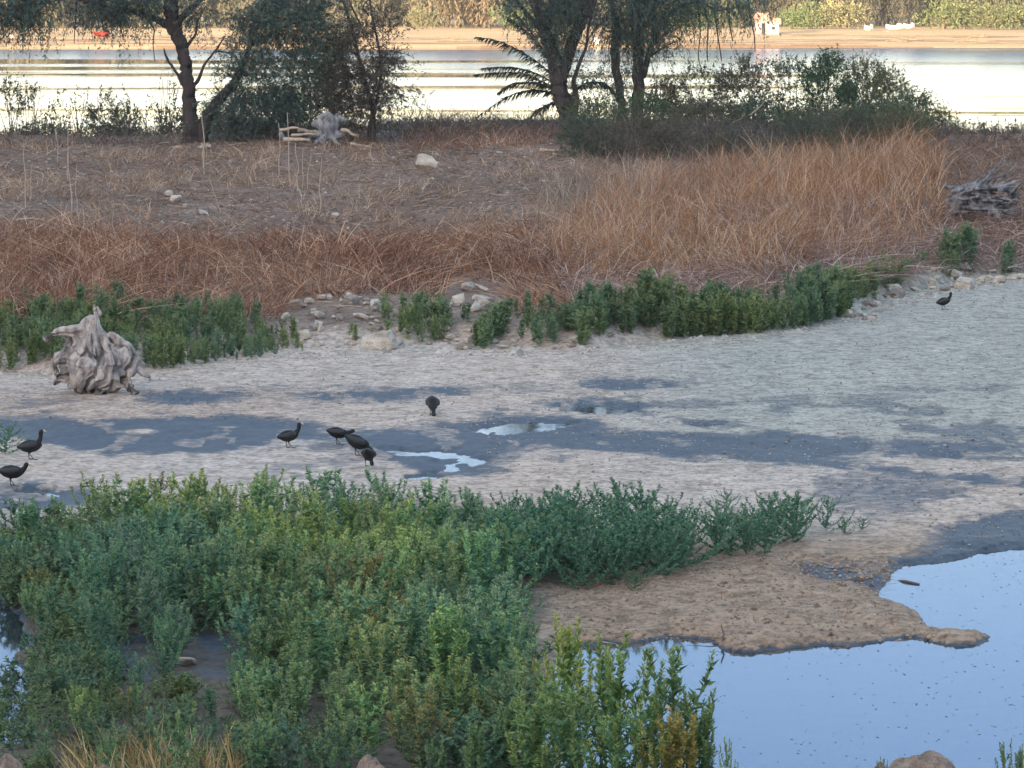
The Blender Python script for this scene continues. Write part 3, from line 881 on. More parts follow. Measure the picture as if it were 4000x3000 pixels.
THICK = [(-60, 2290), (60, 2120), (300, 2080), (900, 2060), (1500, 2090), (1900, 2130), (2020, 2260), (1980, 2560), (2040, 2750), (2090, 3060), (-60, 3060)]
GAPS = [[(430, 2545), (520, 2500), (640, 2560), (640, 2740), (560, 2760), (500, 2700)], [(690, 2540), (800, 2490), (950, 2540), (940, 2680), (850, 2790), (760, 2740)],
        [(-100, 2380), (90, 2380), (150, 2500), (110, 2680), (-100, 2700)], [(1360, 2920), (1520, 2890), (1540, 2960), (1360, 2970)]]
cand = scatter([THICK], 30, rw, GAPS)
def thin(P, n, rs, k=8):
    """pick n well-spaced points"""
    idx = [0]; P2 = P[:, :2]
    dmin = np.linalg.norm(P2 - P2[0], axis=1)
    while len(idx) < min(n, len(P)):
        j = int(np.argmax(dmin * (0.75 + .25 * rs.rand(len(P)))))
        idx.append(j); dmin = np.minimum(dmin, np.linalg.norm(P2 - P2[j], axis=1))
    return P[idx]
sel = thin(cand, 262, rw)
for P in sel:
    u, v = proj(*P)
    h = .78 * rw.uniform(.75, 1.18)
    if v < 2150: h *= .80
    if u < 330: h *= .75
    if v > 2500 and u < 1100: h *= .78
    if v > 2780: h *= .8
    if v > 2660 and 430 < u < 960: h *= .62
    if u < 200 and v > 2330: h *= .6
    # patches of yellower and bluer plants
    f = float(fbm(np.array([P[0] * .55]), np.array([P[1] * .30]), 400, 3)[0])
    f = np.clip((f - .36) / .28, 0, 1)
    if 950 < u < 1600 and 2200 < v < 3000: f = min(1, f + .5)
    if u > 1800: f *= .3
    tint = (1 - f) * np.array([.78, .98, 1.12]) + f * np.array([1.28, 1.18, .84])
    tint = tint * rw.uniform(.75, 1.2) * rw.uniform(.93, 1.07, 3)
    bushyk = rw.rand() < .25 * (1 - f) + .05
    var = BV2[rw.randint(8)] if bushyk else WV[rw.randint(20)]
    if bushyk: h *= .72
    if rw.rand() < .035: tint = np.array([1.2, .86, .66]) * rw.uniform(.75, 1); lab, g = 'dried brownish weed stalk among the green foreground thicket', 'dried brown weeds of the foreground thicket'
    elif f > .66: lab, g = 'tall yellowish green weed with feathery seed spikes in the foreground thicket', 'yellowish green weeds of the foreground thicket'
    elif bushyk: lab, g = 'leafy bluish green weed low in the foreground thicket', 'leafy bluish weeds of the foreground thicket'
    else: lab, g = 'tall green weed with upright spikes in the foreground thicket', 'green spiked weeds of the foreground thicket'
    col_ = 'left' if u < 650 else ('centre' if u < 1350 else 'right'); row_ = 'back' if v < 2300 else ('middle' if v < 2620 else 'front')
    place_weed(var, P, h, rw.uniform(0, 6.28), tint, '%s, %s %s' % (lab, row_, col_), '%s, %s %s' % (g, row_, col_), 1.25 if not bushyk else 1.1)
# the low rounded clumps running out to the right on the sand
R1 = [(1950, 2100), (2100, 2110), (2400, 2120), (2640, 2150), (2700, 2230), (2500, 2290), (2250, 2310), (2030, 2290), (1960, 2250)]
R2 = [(2740, 2110), (2950, 2085), (3120, 2080), (3150, 2110), (3000, 2170), (2850, 2180), (2740, 2150)]
def cz(P, polys):
    u, v = proj(*P); q = polys[0]; us = [a[0] for a in q]; vs = [a[1] for a in q]
    t = (u - min(us)) / (max(us) - min(us)); w = (v - min(vs)) / (max(vs) - min(vs))
    return ('rear ' if w < .5 else 'front ') + ('left' if t < .33 else 'middle' if t < .67 else 'right')
for polys, n, hh, lab, g in (([R1], 34, .62, 'dark green leafy weed in the rounded clump right of the thicket, %s', 'leafy weeds in the clump right of the thicket'),
                             ([R2], 13, .42, 'small dark green weed in the separate low clump on the sand, %s', 'weeds in the separate low clump on the sand')):
    for P in thin(scatter(polys, 25, rw), n, rw):
        place_weed(BV2[rw.randint(8)], P, hh * rw.uniform(.8, 1.2), rw.uniform(0, 6.28), np.array([.72, .92, 1.02]) * rw.uniform(.85, 1.1), lab % cz(P, polys), g + ', ' + cz(P, polys))
for u, v, h, lab in ((3230, 2075, .42, 'lone upright dark weed at the right end of the separate low clump'), (3300, 2090, .20, 'tiny seedling just right of the lone upright weed'),
                     (3370, 2070, .16, 'last tiny seedling at the far right of the low clump'), (2840, 2000, .25, 'thin shoot standing behind the separate low clump')):
    place_weed(BV2[rw.randint(8)], ground_at(u, v), h, 1.0, (.72, .9, 1.0), lab, None)
# tall spires against the pond in front
def spire(u, vt, y, label, tint, var, wid=1.0, tilt=0.0, rz=None):
    top = at_y(u, vt, y); z0 = hz(top[0], y)
    place_weed(var, (top[0], y, z0), (top[2] - z0) * 1.0, rw.uniform(0, 6.28) if rz is None else rz, tint, label, None, wid, tilt, 'spire_weed')
G1, G2, BR = (.80, .85, .62), (.95, 1.0, .62), (1.65, 1.0, .62)
spire(2645, 2545, 32.0, 'tallest dark spire weed standing against the blue pond', G1, WV[0], 0.80)
spire(2425, 2525, 32.2, 'broad yellowish green spire weed left of the tallest one', G2, WV[1], 0.72)
spire(2345, 2530, 32.5, 'dark green spire weed at the left edge of the pond', G1, WV[2], 0.87)
spire(2560, 2680, 31.9, 'slender spire weed just left of the tallest one', G1, WV[3], 0.65)
spire(2710, 2715, 31.8, 'slender spire weed touching the right side of the tallest one', G1, WV[4], 0.72)
spire(2745, 2795, 31.6, 'short spire weed at the right edge of the spires', G1, WV[5], 0.80)
spire(2650, 2800, 31.4, 'reddish brown seeding weed in front of the tallest spire', BR, WV[6], 1.15)
spire(2590, 2830, 31.3, 'brown green seeding weed left of the reddish one', (1.5, 1.05, .62), WV[7], 1.15)
spire(2230, 2440, 33.0, 'yellow tipped weed leaning over the left end of the sand spit', (1.3, 1.15, .6), WV[8], 0.72)
spire(2470, 2740, 31.6, 'green spire weed at the bottom between the broad and the reddish weeds', G2, WV[9], 1.01)
spire(2380, 2790, 31.4, 'bushy green weed at the bottom edge below the broad spire', (.85, 1.0, .75), WV[10], 1.15)
spire(2250, 2700, 31.8, 'bushy weed over the water left of the broad spire', (.9, 1.0, .8), WV[11], 1.15)
spire(2160, 2600, 32.2, 'tall green weed at the right border of the thicket', (1.0, 1.05, .75), WV[12], 1.15)
spire(2090, 2750, 31.6, 'tall green weed at the bottom of the thicket right border', (1.0, 1.05, .75), WV[13], 1.15)
spire(2840, 2905, 31.2, 'single weed tip slanting to the right above the bottom edge', G2, WV[3], .45, rz=.3)
spire(3930, 2905, 31.2, 'dark weed spike in the bottom right corner', G1, WV[0], .45)
spire(3985, 2925, 31.2, 'second dark weed spike in the bottom right corner, nearest the edge', G1, WV[5], .5)
spire(3452, 2965, 31.0, 'tiny weed tip beside the boulder at the bottom', G1, WV[4], .4)
for u in (150, 420, 700, 1000, 1250, 1700, 1850, 1980):
    spire(u, 2820 + rw.randint(-60, 90), 31.6 + rw.rand(), 'green weed at the very bottom of the foreground thicket', (.9, 1.0, .85), WV[rw.randint(20)], .9)
for o in list(C.objects):
    if o.get('label') == 'green weed at the very bottom of the foreground thicket': o['group'] = 'weeds along the bottom edge'

# golden cut straw at the bottom left
P = scatter([[(250, 3120), (300, 2970), (920, 2970), (960, 3120)]], 230, rw)
grass('straw_tuft', 'yellow cut straw stubble at the bottom left edge', foliage_mat('yellow_straw', [(0.0, (.30, .20, .09)), (0.7, (.50, .38, .19)), (1.0, (.62, .52, .32))], .1, .8), P, rw, (.22, .52), (.008, .016), .22, .2, 4)

# weeds at the foot of the bank: past 300 of a kind, one mass
def mass_weeds(name, label, zones, mat, rs, variants):
    mb = MB()
    for polys, dens, hr, tint in zones:
        P = scatter(polys, dens, rs)
        pr = fbm(P[:, 0] * .8, P[:, 1] * .6, 77, 3)
        for p, q in zip(P, pr):
            V, Q, T = variants[rs.randint(len(variants))]
            h = rs.uniform(*hr) * (.55 + .9 * q); a = rs.uniform(0, 6.28); c, s = math.cos(a), math.sin(a)
            W_ = V * h * np.array([1.15, 1.15, 1]); W2 = np.stack([W_[:, 0] * c - W_[:, 1] * s, W_[:, 0] * s + W_[:, 1] * c, W_[:, 2]], 1) + p
            mb.add(W2, Q, np.clip(T * .8 + tint + rs.uniform(-.15, .15), 0, 1))
    return tag(mb.build(name, mat), label, 'weeds', kind='stuff')
vl = []
for k in range(10):
    _, lf = weed_arrays(rw, 1.0, 8, rw.uniform(.35, .8), rw.uniform(.10, .14), spike=.2, bushy=.75)
    vl.append((np.concatenate(lf.V), np.concatenate(lf.Q), np.concatenate(lf.T)))
ZA = [(-100, 1270), (380, 1230), (450, 1200), (560, 1230), (900, 1240), (1080, 1290), (1190, 1340), (1180, 1380), (900, 1415), (560, 1450), (230, 1460), (-100, 1450)]
ZB = [(1560, 1260), (1720, 1250), (1750, 1330), (1620, 1345), (1560, 1310)]
ZC = [(1830, 1290), (1960, 1270), (1980, 1310), (1900, 1370), (1840, 1350)]
ZD = [(2050, 1270), (2230, 1270), (2230, 1340), (2080, 1355)]
ZE = [(2240, 1290), (2330, 1250), (2650, 1220), (3050, 1200), (3300, 1190), (3330, 1230), (3150, 1285), (2900, 1310), (2600, 1330), (2560, 1320), (2400, 1300), (2280, 1355), (2230, 1350)]
ZF = [(3060, 1180), (3300, 1120), (3480, 1090), (3560, 1100), (3440, 1170), (3300, 1200)]
ZG = [(3650, 1040), (3800, 1000), (3830, 1060), (3700, 1090)]
mass_weeds('bank_weeds', 'band of bluish green weeds along the foot of the island bank', [
    ([ZA], 17, (.16, .52), 0.05), ([ZB], 16, (.3, .55), .18), ([[(1470, 1240), (2300, 1230), (2300, 1330), (1500, 1330)]], 4.5, (.22, .5), .15), ([[(3100, 1150), (3700, 1010), (3720, 1060), (3300, 1190)]], 5, (.25, .5), .1), ([ZC], 14, (.3, .5), 0.0), ([ZD], 13, (.3, .5), .12),
    ([ZE], 30, (.34, .74), 0.02), ([ZF], 16, (.30, .66), .05), ([ZG], 16, (.45, .8), .05),
    ([[(-100, 1190), (150, 1180), (160, 1260), (-100, 1270)]], 6, (.2, .4), .1), ([[(3880, 1060), (4100, 1030), (4100, 1070), (3900, 1080)]], 10, (.3, .6), .1),
    ([[(1200, 1330), (1420, 1300), (1560, 1330), (1300, 1370)]], 3, (.15, .3), .1)], BANKW, rw, vl)
vu = []
for k in range(8):
    _, lf = weed_arrays(rw, 1.0, 9, rw.uniform(1.4, 2.0), rw.uniform(.14, .20), spike=.10, bushy=.55)
    vu.append((np.concatenate(lf.V), np.concatenate(lf.Q), np.concatenate(lf.T)))
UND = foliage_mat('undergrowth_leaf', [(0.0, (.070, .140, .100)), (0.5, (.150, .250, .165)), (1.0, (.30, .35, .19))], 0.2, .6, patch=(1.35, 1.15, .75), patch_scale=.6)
_sc = scatter
def scatter(polys, dens, rs, excl=None, zlift=0.0): return _sc(polys, dens, rs, GAPS, zlift)
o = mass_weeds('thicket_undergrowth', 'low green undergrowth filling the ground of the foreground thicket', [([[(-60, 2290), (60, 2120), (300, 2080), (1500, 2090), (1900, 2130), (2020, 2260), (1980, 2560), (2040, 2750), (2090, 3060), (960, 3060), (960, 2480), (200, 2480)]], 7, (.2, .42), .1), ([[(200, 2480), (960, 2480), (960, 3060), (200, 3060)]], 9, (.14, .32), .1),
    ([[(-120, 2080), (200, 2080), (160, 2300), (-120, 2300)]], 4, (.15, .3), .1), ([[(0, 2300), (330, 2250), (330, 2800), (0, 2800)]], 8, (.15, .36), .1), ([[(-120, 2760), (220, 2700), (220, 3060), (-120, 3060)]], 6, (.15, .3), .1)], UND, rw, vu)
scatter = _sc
# little green-grey weeds at the left edge of the flat
place_weed(BV2[2], ground_at(20, 1775), .42, 0, (.8, .95, 1.0), 'grey green weed at the left edge of the mud beside the standing coot', None)
place_weed(BV2[3], ground_at(2480, 2310), .2, 0, (.8, .85, .9), 'faint grey weed tuft low on the sand below the rounded clump', None)

# ------------------------------------------------------------------ dry stalks and sticks
def stalk(u0, v0, u1, v1, wpx, label, mat=None, name='dry_stalk', cat='stalk', y=None, bow=.02):
    b = ground_at(u0, v0) if y is None else at_y(u0, v0, y)
    t = at_y(u1, v1, b[1] + rw.uniform(-.1, .1))
    px = F / b[1]; mb = MB()
    b[2] -= .04
    mid = (b + t) / 2 + np.array([bow * rw.uniform(-1, 1) * 2, 0, 0])
    p, r = smooth_path([b, b * .7 + t * .3 + rw.normal(size=3) * .015, mid, t * .8 + b * .2 + rw.normal(size=3) * .015, t], np.linspace(wpx, wpx * .5, 5) / px / 2 * .7, 4)
    tube(mb, p - b, r, 6, 1.0)
    o = mb.build(name, mat or STRAW); o.location = tuple(b)
    return tag(o, label, cat, 'pale dry stalks standing on the bank' if name == 'dry_stalk' else None)
ST = [(225, 640, 218, 500, 6, 'short dry stalk left of the leaning tree'), (262, 690, 268, 430, 6, 'dry stalk below the water gap, reaching up to the lake'),
      (100, 620 + 200, 92, 560, 7, 'leftmost tall dry stalk on the bank'), (118, 800, 125, 640, 5, 'thin stalk just right of the leftmost tall one'),
      (280, 850, 262, 600, 8, 'tallest dry stalk of the left group'), (300, 850, 300, 640, 5, 'thin stalk right of the tallest one in the left group'),
      (450, 960, 440, 770, 5, 'lone thin stalk rising from the left red reeds'), (800, 700, 785, 410, 9, 'thick pale stalk standing in front of the leaning tree'),
      (1090, 680, 1088, 480, 7, 'leftmost stalk in front of the driftwood'), (1135, 740, 1122, 440, 8, 'tall stalk in front of the driftwood left end'),
      (1165, 750, 1155, 560, 8, 'third stalk from the left below the driftwood'), (1180, 745, 1185, 580, 6, 'fourth stalk from the left below the driftwood'),
      (1200, 750, 1215, 600, 6, 'slanting stalk of the group below the driftwood'), (1245, 860, 1258, 620, 8, 'last stalk right of the group below the driftwood'),
      (870, 830, 820, 700, 6, 'slanting dry stalk below the thick pale stalk'), (550, 900, 548, 800, 5, 'short stalk above the left red reeds')]
for a in ST: stalk(*a)
stalk(2822, 2512, 2818, 2440, 16, 'short dark stick standing upright at the water edge of the spit', TWIG, 'stick', 'stick')
stalk(3600, 860, 3640, 560, 10, 'long pale straight twig rising from the reeds by the right driftwood', TWIG, 'branch', 'branch')
stalk(1700, 1290, 1440, 1110, 14, 'pale branch slanting from the reeds down to the stones', TAN, 'branch', 'branch')
def lying(u0, v0, u1, v1, y, wpx, label, mat, name='branch', cat='branch', mid=None):
    a = at_y(u0, v0, y); b = at_y(u1, v1, y + rw.uniform(-.4, .4)); px = F / y
    pts = [a, (a * 2 + b) / 3 + rw.normal(size=3) * .03, (a + 2 * b) / 3 + rw.normal(size=3) * .03, b]
    p, r = smooth_path(pts, np.linspace(wpx, wpx * .6, 4) / px / 2, 4)
    mb = MB(); tube(mb, p - a, r, 8, .6); o = mb.build(name, mat, smooth=True); o.location = tuple(a)
    return tag(o, label, cat)

# ------------------------------------------------------------------ weathered stump on the mud
def ridged(co, no, s, seed, amp):
    x = co[:, 0] * s; y = co[:, 1] * s; z = co[:, 2] * s
    a = fbm(x * 2.2 + z * .5, y * 2.2 + z * .35, seed, 4)
    r = 1 - abs(2 * fbm(x * 3.0 + z * .9, y * 3.0 - z * .8, seed + 7, 3) - 1) * 2.2
    return (a - .5) * amp * 1.6 + np.clip(r, -1, 1) * amp * .35
def stump():
    y0 = ground_at(360, 1535)[1]; s = F / y0
    g = hz(at_y(360, 1500, y0)[0], y0)
    base = np.array([at_y(370, 1500, y0)[0], y0, g])
    def L(u, v, dy=0.0): return [(u - 370) / s, dy, (1553 - v) / s]
    mb = MB()
    def br(pts, rad):
        p, r = smooth_path([L(*q) for q in pts], rad, 5); tube(mb, p, r, 10)
    br([(375, 1545, 0), (377, 1500, 0), (375, 1440, .02), (372, 1385, .03), (362, 1330, .03), (362, 1285, .02), (368, 1240, 0)], [.40, .52, .54, .46, .30, .15, .05])
    br([(345, 1310, -.03), (340, 1270, -.03), (362, 1238, 0)], [.13, .09, .03])
    br([(168, 1342, -.12), (205, 1318, -.10), (255, 1306, -.06), (315, 1318, 0), (360, 1340, 0)], [.02, .065, .12, .20, .24])
    br([(240, 1385, 0), (232, 1430, 0), (250, 1490, 0)], [.14, .20, .20])
    br([(295, 1345, 0), (300, 1420, 0), (310, 1500, 0)], [.20, .30, .30])
    br([(468, 1362, 0), (492, 1410, 0), (488, 1475, 0)], [.16, .22, .20])
    br([(430, 1340, 0), (440, 1420, 0), (440, 1510, 0)], [.18, .28, .28])
    br([(420, 1330, .03), (470, 1365, .0), (515, 1405, -.02), (522, 1425, 0)], [.13, .14, .14, .12])
    br([(440, 1400, .0), (475, 1440, -.05), (480, 1480, 0)], [.18, .17, .12])
    br([(300, 1470, -.1), (240, 1470, -.18), (208, 1482, -.2)], [.13, .07, .03])
    br([(310, 1490, -.15), (270, 1520, -.25), (285, 1532, -.3)], [.09, .05, .03])
    br([(300, 1500, .1), (235, 1505, .1), (205, 1520, 0)], [.1, .05, .02])
    br([(380, 1490, -.2), (385, 1530, -.32), (398, 1556, -.4), (425, 1566, -.45)], [.12, .07, .04, .02])
    br([(350, 1510, -.2), (352, 1545, -.3), (362, 1560, -.3)], [.08, .05, .03])
    br([(480, 1440, -.1), (505, 1490, -.22), (525, 1530, -.3), (543, 1562, -.34)], [.12, .06, .045, .015])
    br([(440, 1490, -.1), (490, 1525, -.2), (530, 1540, -.2)], [.11, .07, .03])
    br([(505, 1430, 0), (548, 1462, -.05), (590, 1490, -.1), (600, 1510, -.1)], [.09, .045, .03, .015])
    br([(420, 1420, -.28), (370, 1400, -.30), (300, 1380, -.24)], [.05, .055, .05])
    br([(455, 1400, -.22), (430, 1350, -.18), (400, 1310, -.1)], [.05, .05, .04])
    br([(280, 1400, .0), (285, 1450, .02), (330, 1480, .05)], [.16, .24, .22])
    br([(440, 1380, .05), (460, 1430, .05), (440, 1490, .0)], [.18, .26, .22])
    br([(350, 1400, -.28), (410, 1450, -.32), (450, 1500, -.3)], [.05, .06, .04])
    br([(300, 1440, -.18), (340, 1480, -.3), (390, 1500, -.36)], [.06, .05, .04])
    br([(378, 1240, 0), (374, 1215, 0), (370, 1192, 0)], [.02, .01, .006])
    br([(392, 1230, 0), (388, 1212, 0), (384, 1200, 0)], [.02, .01, .006])
    def disp(co, no):
        th = np.arctan2(co[:, 1] - .02, co[:, 0] - .0); zz = co[:, 2]
        wv = fbm(co[:, 0] * 1.6 + 5, zz * 1.6, 508, 3) * 1.4
        q = fbm((th + wv) * 2.3, zz * .9 + 3, 501, 3)
        groove = 1 - abs(2 * q - 1) * 3.2                       # deep clefts running down from the crown
        fine = 1 - abs(2 * fbm((th + wv) * 9, zz * 1.8, 503, 3) - 1) * 2.5
        pit = sm(.60, .70, fbm(co[:, 0] * 4 + co[:, 1], zz * 4.5 - co[:, 1] * .7, 505, 3))
        body = sm(.10, .30, np.hypot(co[:, 0], co[:, 1])) * sm(1.3, .9, zz)
        crack = np.clip(sm(.55, .95, groove) * body + sm(.75, 1.0, fine) * .6, 0, 1)
        return -np.clip(groove, 0, 1) * .10 * body - np.clip(fine, 0, 1) * .022 - pit * .03 * body + (fbm(co[:, 0] * 3, zz * 3 + co[:, 1], 509, 3) - .5) * .10, crack
    o = voxel(mb, 'tree_stump', .014, STUMP, disp=disp)
    o.location = tuple(base); o.scale = (1, 1, .95)
    tag(o, 'large weathered grey tree stump with a horn like root on the mud flat', 'stump')
stump()

# blue grey root wood on the crest
def driftwood(name, label, u, v, y, items, vox, mat, amp=.02):
    s = F / y
    base = at_y(u, v, y); base[2] = hz(base[0], y)
    mb = MB()
    for pts, rad in items:
        p, r = smooth_path([[(q[0] - u) / s, (q[2] if len(q) > 2 else 0), (v - q[1]) / s + .0] for q in pts], [k / s for k in rad], 5)
        tube(mb, p, r, 8)
    o = voxel(mb, name, vox, mat, disp=lambda co, no: ridged(co, no, 3.5, 601, amp))
    o.location = tuple(base)
    return tag(o, label, 'driftwood')
driftwood('driftwood_root', 'blue grey star shaped driftwood root lying on the crest under the dark foliage', 1285, 572, ground_at(1285, 570)[1], [
    ([(1285, 545), (1285, 510), (1290, 470), (1280, 448)], [26, 28, 20, 9]),
    ([(1285, 520), (1240, 490), (1222, 498)], [22, 17, 9]),
    ([(1290, 515), (1325, 480), (1328, 458)], [20, 13, 6]),
    ([(1300, 500), (1310, 470), (1320, 450, .2)], [14, 9, 4]),
    ([(1285, 530), (1232, 535), (1205, 548)], [22, 14, 7]),
    ([(1290, 530), (1330, 532), (1350, 520)], [22, 16, 8]),
    ([(1275, 535), (1265, 560, -.3), (1270, 576, -.4)], [20, 12, 5]),
    ([(1285, 535), (1240, 560, -.3), (1228, 574, -.4)], [18, 9, 4]),
    ([(1300, 535), (1310, 560, -.2), (1330, 570, -.3)], [16, 9, 4]),
    ([(1260, 500), (1250, 468), (1275, 452)], [12, 10, 6]),
    ([(1330, 490), (1350, 475), (1362, 478)], [10, 7, 4])], .03, DRIFT)
yd = ground_at(1285, 570)[1]
for a in ((1095, 508, 1165, 500, yd, 15, 'tan log at the left end of the driftwood pile, topmost', TAN), (1165, 508, 1240, 512, yd, 20, 'thick tan log joined to the blue grey root', TAN),
          (1140, 528, 1235, 528, yd - .3, 13, 'thin tan log lying below the thick tan log', TAN), (1110, 545, 1210, 548, yd - .5, 20, 'lowest tan log of the driftwood pile', TAN),
          (1335, 508, 1400, 530, yd, 16, 'tan branch sticking out right of the blue grey root', TAN), (1370, 560, 1450, 575, yd - .6, 14, 'tan log lying below the thin trunk right of the driftwood', TAN),
          (1210, 570, 1205, 540, yd - .4, 12, 'stubby tan chunk under the lowest log', TAN), (1095, 520, 1140, 560, yd, 22, 'dark hollow log at the left end of the driftwood pile', DRIFT),
          (2110, 585, 2260, 592, ground_at(2180, 600)[1], 14, 'long pale log lying behind the grey straw', TAN), (2160, 600, 2200, 606, ground_at(2180, 612)[1], 12, 'short pale log below the long one', TAN),
          (1000, 640, 1120, 655, ground_at(1050, 650)[1], 8, 'thin stick lying on the bank below the driftwood', TAN), (730, 625, 800, 632, ground_at(760, 630)[1], 8, 'dark stick lying below the tan rocks', TWIG),
          (60, 860, 320, 872, ground_at(200, 870)[1], 9, 'long thin pale stick lying across the left bank', TAN), (1000, 840, 1150, 815, ground_at(1060, 835)[1], 7, 'thin stick lying on the middle of the bank', TAN)):
    lying(*a, name='log' if 'log' in a[6] or 'chunk' in a[6] else 'branch', cat='log' if 'log' in a[6] or 'chunk' in a[6] else 'branch')
yb_ = ground_at(3860, 870)[1]
its = []
rr = np.random.RandomState(9)
for k in range(48):
    a = rr.uniform(3690, 3900); b = rr.uniform(735, 850)
    ang = rr.uniform(-1.25, 1.1); Lp = rr.uniform(60, 190)
    its.append(([(a, b, rr.uniform(-.3, .3)), (a + Lp * .4, b + Lp * .4 * math.tan(ang) * .5 + rr.uniform(-12, 12), rr.uniform(-.3, .3)), (min(a + Lp, 3985), b + Lp * .45 * math.tan(ang) + rr.uniform(-10, 10), rr.uniform(-.4, .2))],
                [rr.uniform(5, 10), rr.uniform(4, 7), rr.uniform(2, 4)]))
its += [([(3720, 760), (3790, 735), (3860, 742), (3930, 738), (3960, 715)], [12, 14, 12, 9, 4]), ([(3790, 745), (3740, 790), (3730, 840)], [14, 26, 16]), ([(3850, 780), (3900, 800), (3970, 770)], [14, 12, 6]),
        ([(3850, 800), (3890, 850, -.2), (3920, 900, -.3)], [14, 10, 5]), ([(3800, 810), (3760, 850), (3700, 880)], [14, 10, 6]), ([(3840, 800), (3850, 860), (3850, 890)], [16, 14, 10])]
driftwood('driftwood_tangle', 'tangled blue grey root wood half buried in reeds at the right edge', 3840, 875, yb_, its, .018, DRIFT, .008)

# boulders along the bottom edge
BLD = [rock_mesh('boulder', rsr, 'round', (1, .8, .75)) for _ in range(1)]
def boulder(u, vtop, y, wpx, label, mat=BROWNROCK, hs=1.0, rz=0):
    t = at_y(u, vtop, y); s = wpx / (F / y); z0 = hz(t[0], y)
    o = bpy.data.objects.new('boulder', BLD[0].copy()); C.objects.link(o); o.data.materials.append(mat)
    hh = max(t[2] - z0, .1)
    o.scale = (s, s, hh * 1.9 / .75); o.location = (t[0], y, z0 + hh * .1); o.rotation_euler = (0, 0, rz)
    return tag(o, label, 'boulder')
boulder(3610, 2942, 31.3, 350, 'pitted grey brown boulder at the bottom edge in front of the pond')
boulder(3430, 2985, 31.0, 130, 'small brown rock touching the left of the pitted boulder')
boulder(20, 2955, 31.5, 210, 'brown rock in the bottom left corner', rz=1)
boulder(410, 2992, 31.2, 150, 'low brown rock at the bottom edge under the yellow straw', rz=2)
boulder(1450, 2955, 31.6, 170, 'rounded brown rock half hidden by weeds at the bottom middle', rz=3)
#boulder(1880, 2962, 31.4, 220, 'pale brown rock at the bottom edge below the thicket right border', rz=4)

# floating specks on the pond
P = rw.uniform([-1, 31.5], [9, 47], (3000, 2)); uv = proj(P[:, 0], P[:, 1], 0 * P[:, 0]); zz = height(P[:, 0], P[:, 1])
P = P[(uv[0] > 2450) & (zz < -.05)][:800]
mb = MB(); s = rw.uniform(.008, .024, len(P)); b = np.stack([P[:, 0], P[:, 1], 0 * s + .003], 1)
leaves(mb, b, np.stack([rw.normal(size=len(P)), rw.normal(size=len(P)), 0 * s], 1), s * 1.6, s, rw.rand(len(P)), 0, rw, up=np.array([0, 0, 4.0]))
SPECK = foliage_mat('speck', [(0.0, (.02, .02, .018)), (1.0, (.07, .06, .05))], 0, .8)
tag(mb.build('floating_specks', SPECK), 'tiny dark specks of debris floating on the blue pond', 'debris', kind='stuff')
lying(2590, 2533, 2690, 2537, F * CAM_H / 2583, 10, 'small dark twig floating by the spit', TWIG)
lying(3560, 2398, 3660, 2406, F * CAM_H / 2450, 16, 'dark branch floating off the tip of the spit', TWIG)
lying(3500, 2274, 3590, 2282, F * CAM_H / 2325, 14, 'dark clod like branch floating near the upper pond shore', TWIG)
# ------------------------------------------------------------------ sprays of leaves for crowns and bushes
def sprays(mb, tw, base, d, Ls, m, lL, lW, droop, rs, tone=(0, 1), ang=.9):
    """N leafy twigs with m leaves each; twig ribbons go to tw"""
    N = len(base)
    if N == 0: return
    d = unit(d)
    bend = np.zeros((N, 3)); bend[:, 2] = -droop
    if tw is not None:
        ribbons(tw, base, d, bend, Ls, np.full(N, .012), 2, rs.rand(N), rs)
    t = rs.uniform(.05, 1.0, (N, m))
    P = base[:, None] + d[:, None] * (Ls[:, None] * t)[:, :, None] + bend[:, None] * (Ls[:, None] * t ** 2)[:, :, None]
    dd = d[:, None] + bend[:, None] * (2 * t)[:, :, None] + rs.normal(size=(N, m, 3)) * ang
    tn = np.clip(rs.uniform(*tone, N)[:, None] * .6 + rs.rand(N, m) * .4, 0, 1)
    K = N * m
    leaves(mb, P.reshape(K, 3), dd.reshape(K, 3), rs.uniform(.7, 1.3, K) * lL, rs.uniform(.7, 1.3, K) * lW, tn.ravel(), .1, rs)

def in_ellipsoid(rs, N, c, r, shell=.0):
    v = unit(rs.normal(size=(N, 3))); q = rs.rand(N, 1) ** (1 / 3.0)
    q = shell + (1 - shell) * q
    return np.asarray(c) + v * q * np.asarray(r), v

def px_cluster(u, v, ru, rv, y, ry=None):
    s = F / y
    return at_y(u, v, y), np.array([ru / s, ry if ry else ru / s * .8, rv / s])

rt = np.random.RandomState(31)
def crown(tree, clusters, y, dens, m, lL, lW, droop, mat, rs, hole=None, spl=(.35, .8), up=.2, twm=TWIG, name='crown'):
    mb, tw = MB(), MB()
    for cl in clusters:
        u, v, ru, rv = cl[:4]; k = cl[4] if len(cl) > 4 else 1.0; yo = cl[5] if len(cl) > 5 else 0
        c, r = px_cluster(u, v, ru, rv, y + yo)
        r[1] = min(r[1], 2.2)
        n = int(dens * k * r[0] * r[2] * (1 + .3 * r[1]))
        P, dirv = in_ellipsoid(rs, n, c, r)
        # clumps and gaps
        nn = fbm(P[:, 0] * 1.5 + P[:, 1] * .4, P[:, 2] * 1.7 + P[:, 1] * .3, 700, 3)
        keep = nn > .36 + .18 * rs.rand(n) * (k < .9)
        if hole:
            pu, pv = proj(P[:, 0], P[:, 1], P[:, 2])
            for hu, hv, ha, hb in hole: keep &= (((pu - hu) / ha) ** 2 + ((pv - hv) / hb) ** 2) > 1 + .3 * rs.normal(size=n)
        P = P[keep]; dirv = dirv[keep]
        d = dirv * .8 + rs.normal(size=P.shape) * .6; d[:, 2] += up
        sprays(mb, tw, P, d, rs.uniform(*spl, len(P)), m, lL, lW, droop, rs)
    mb.build(name, mat, tree); tw.build('twigs', twm, tree)

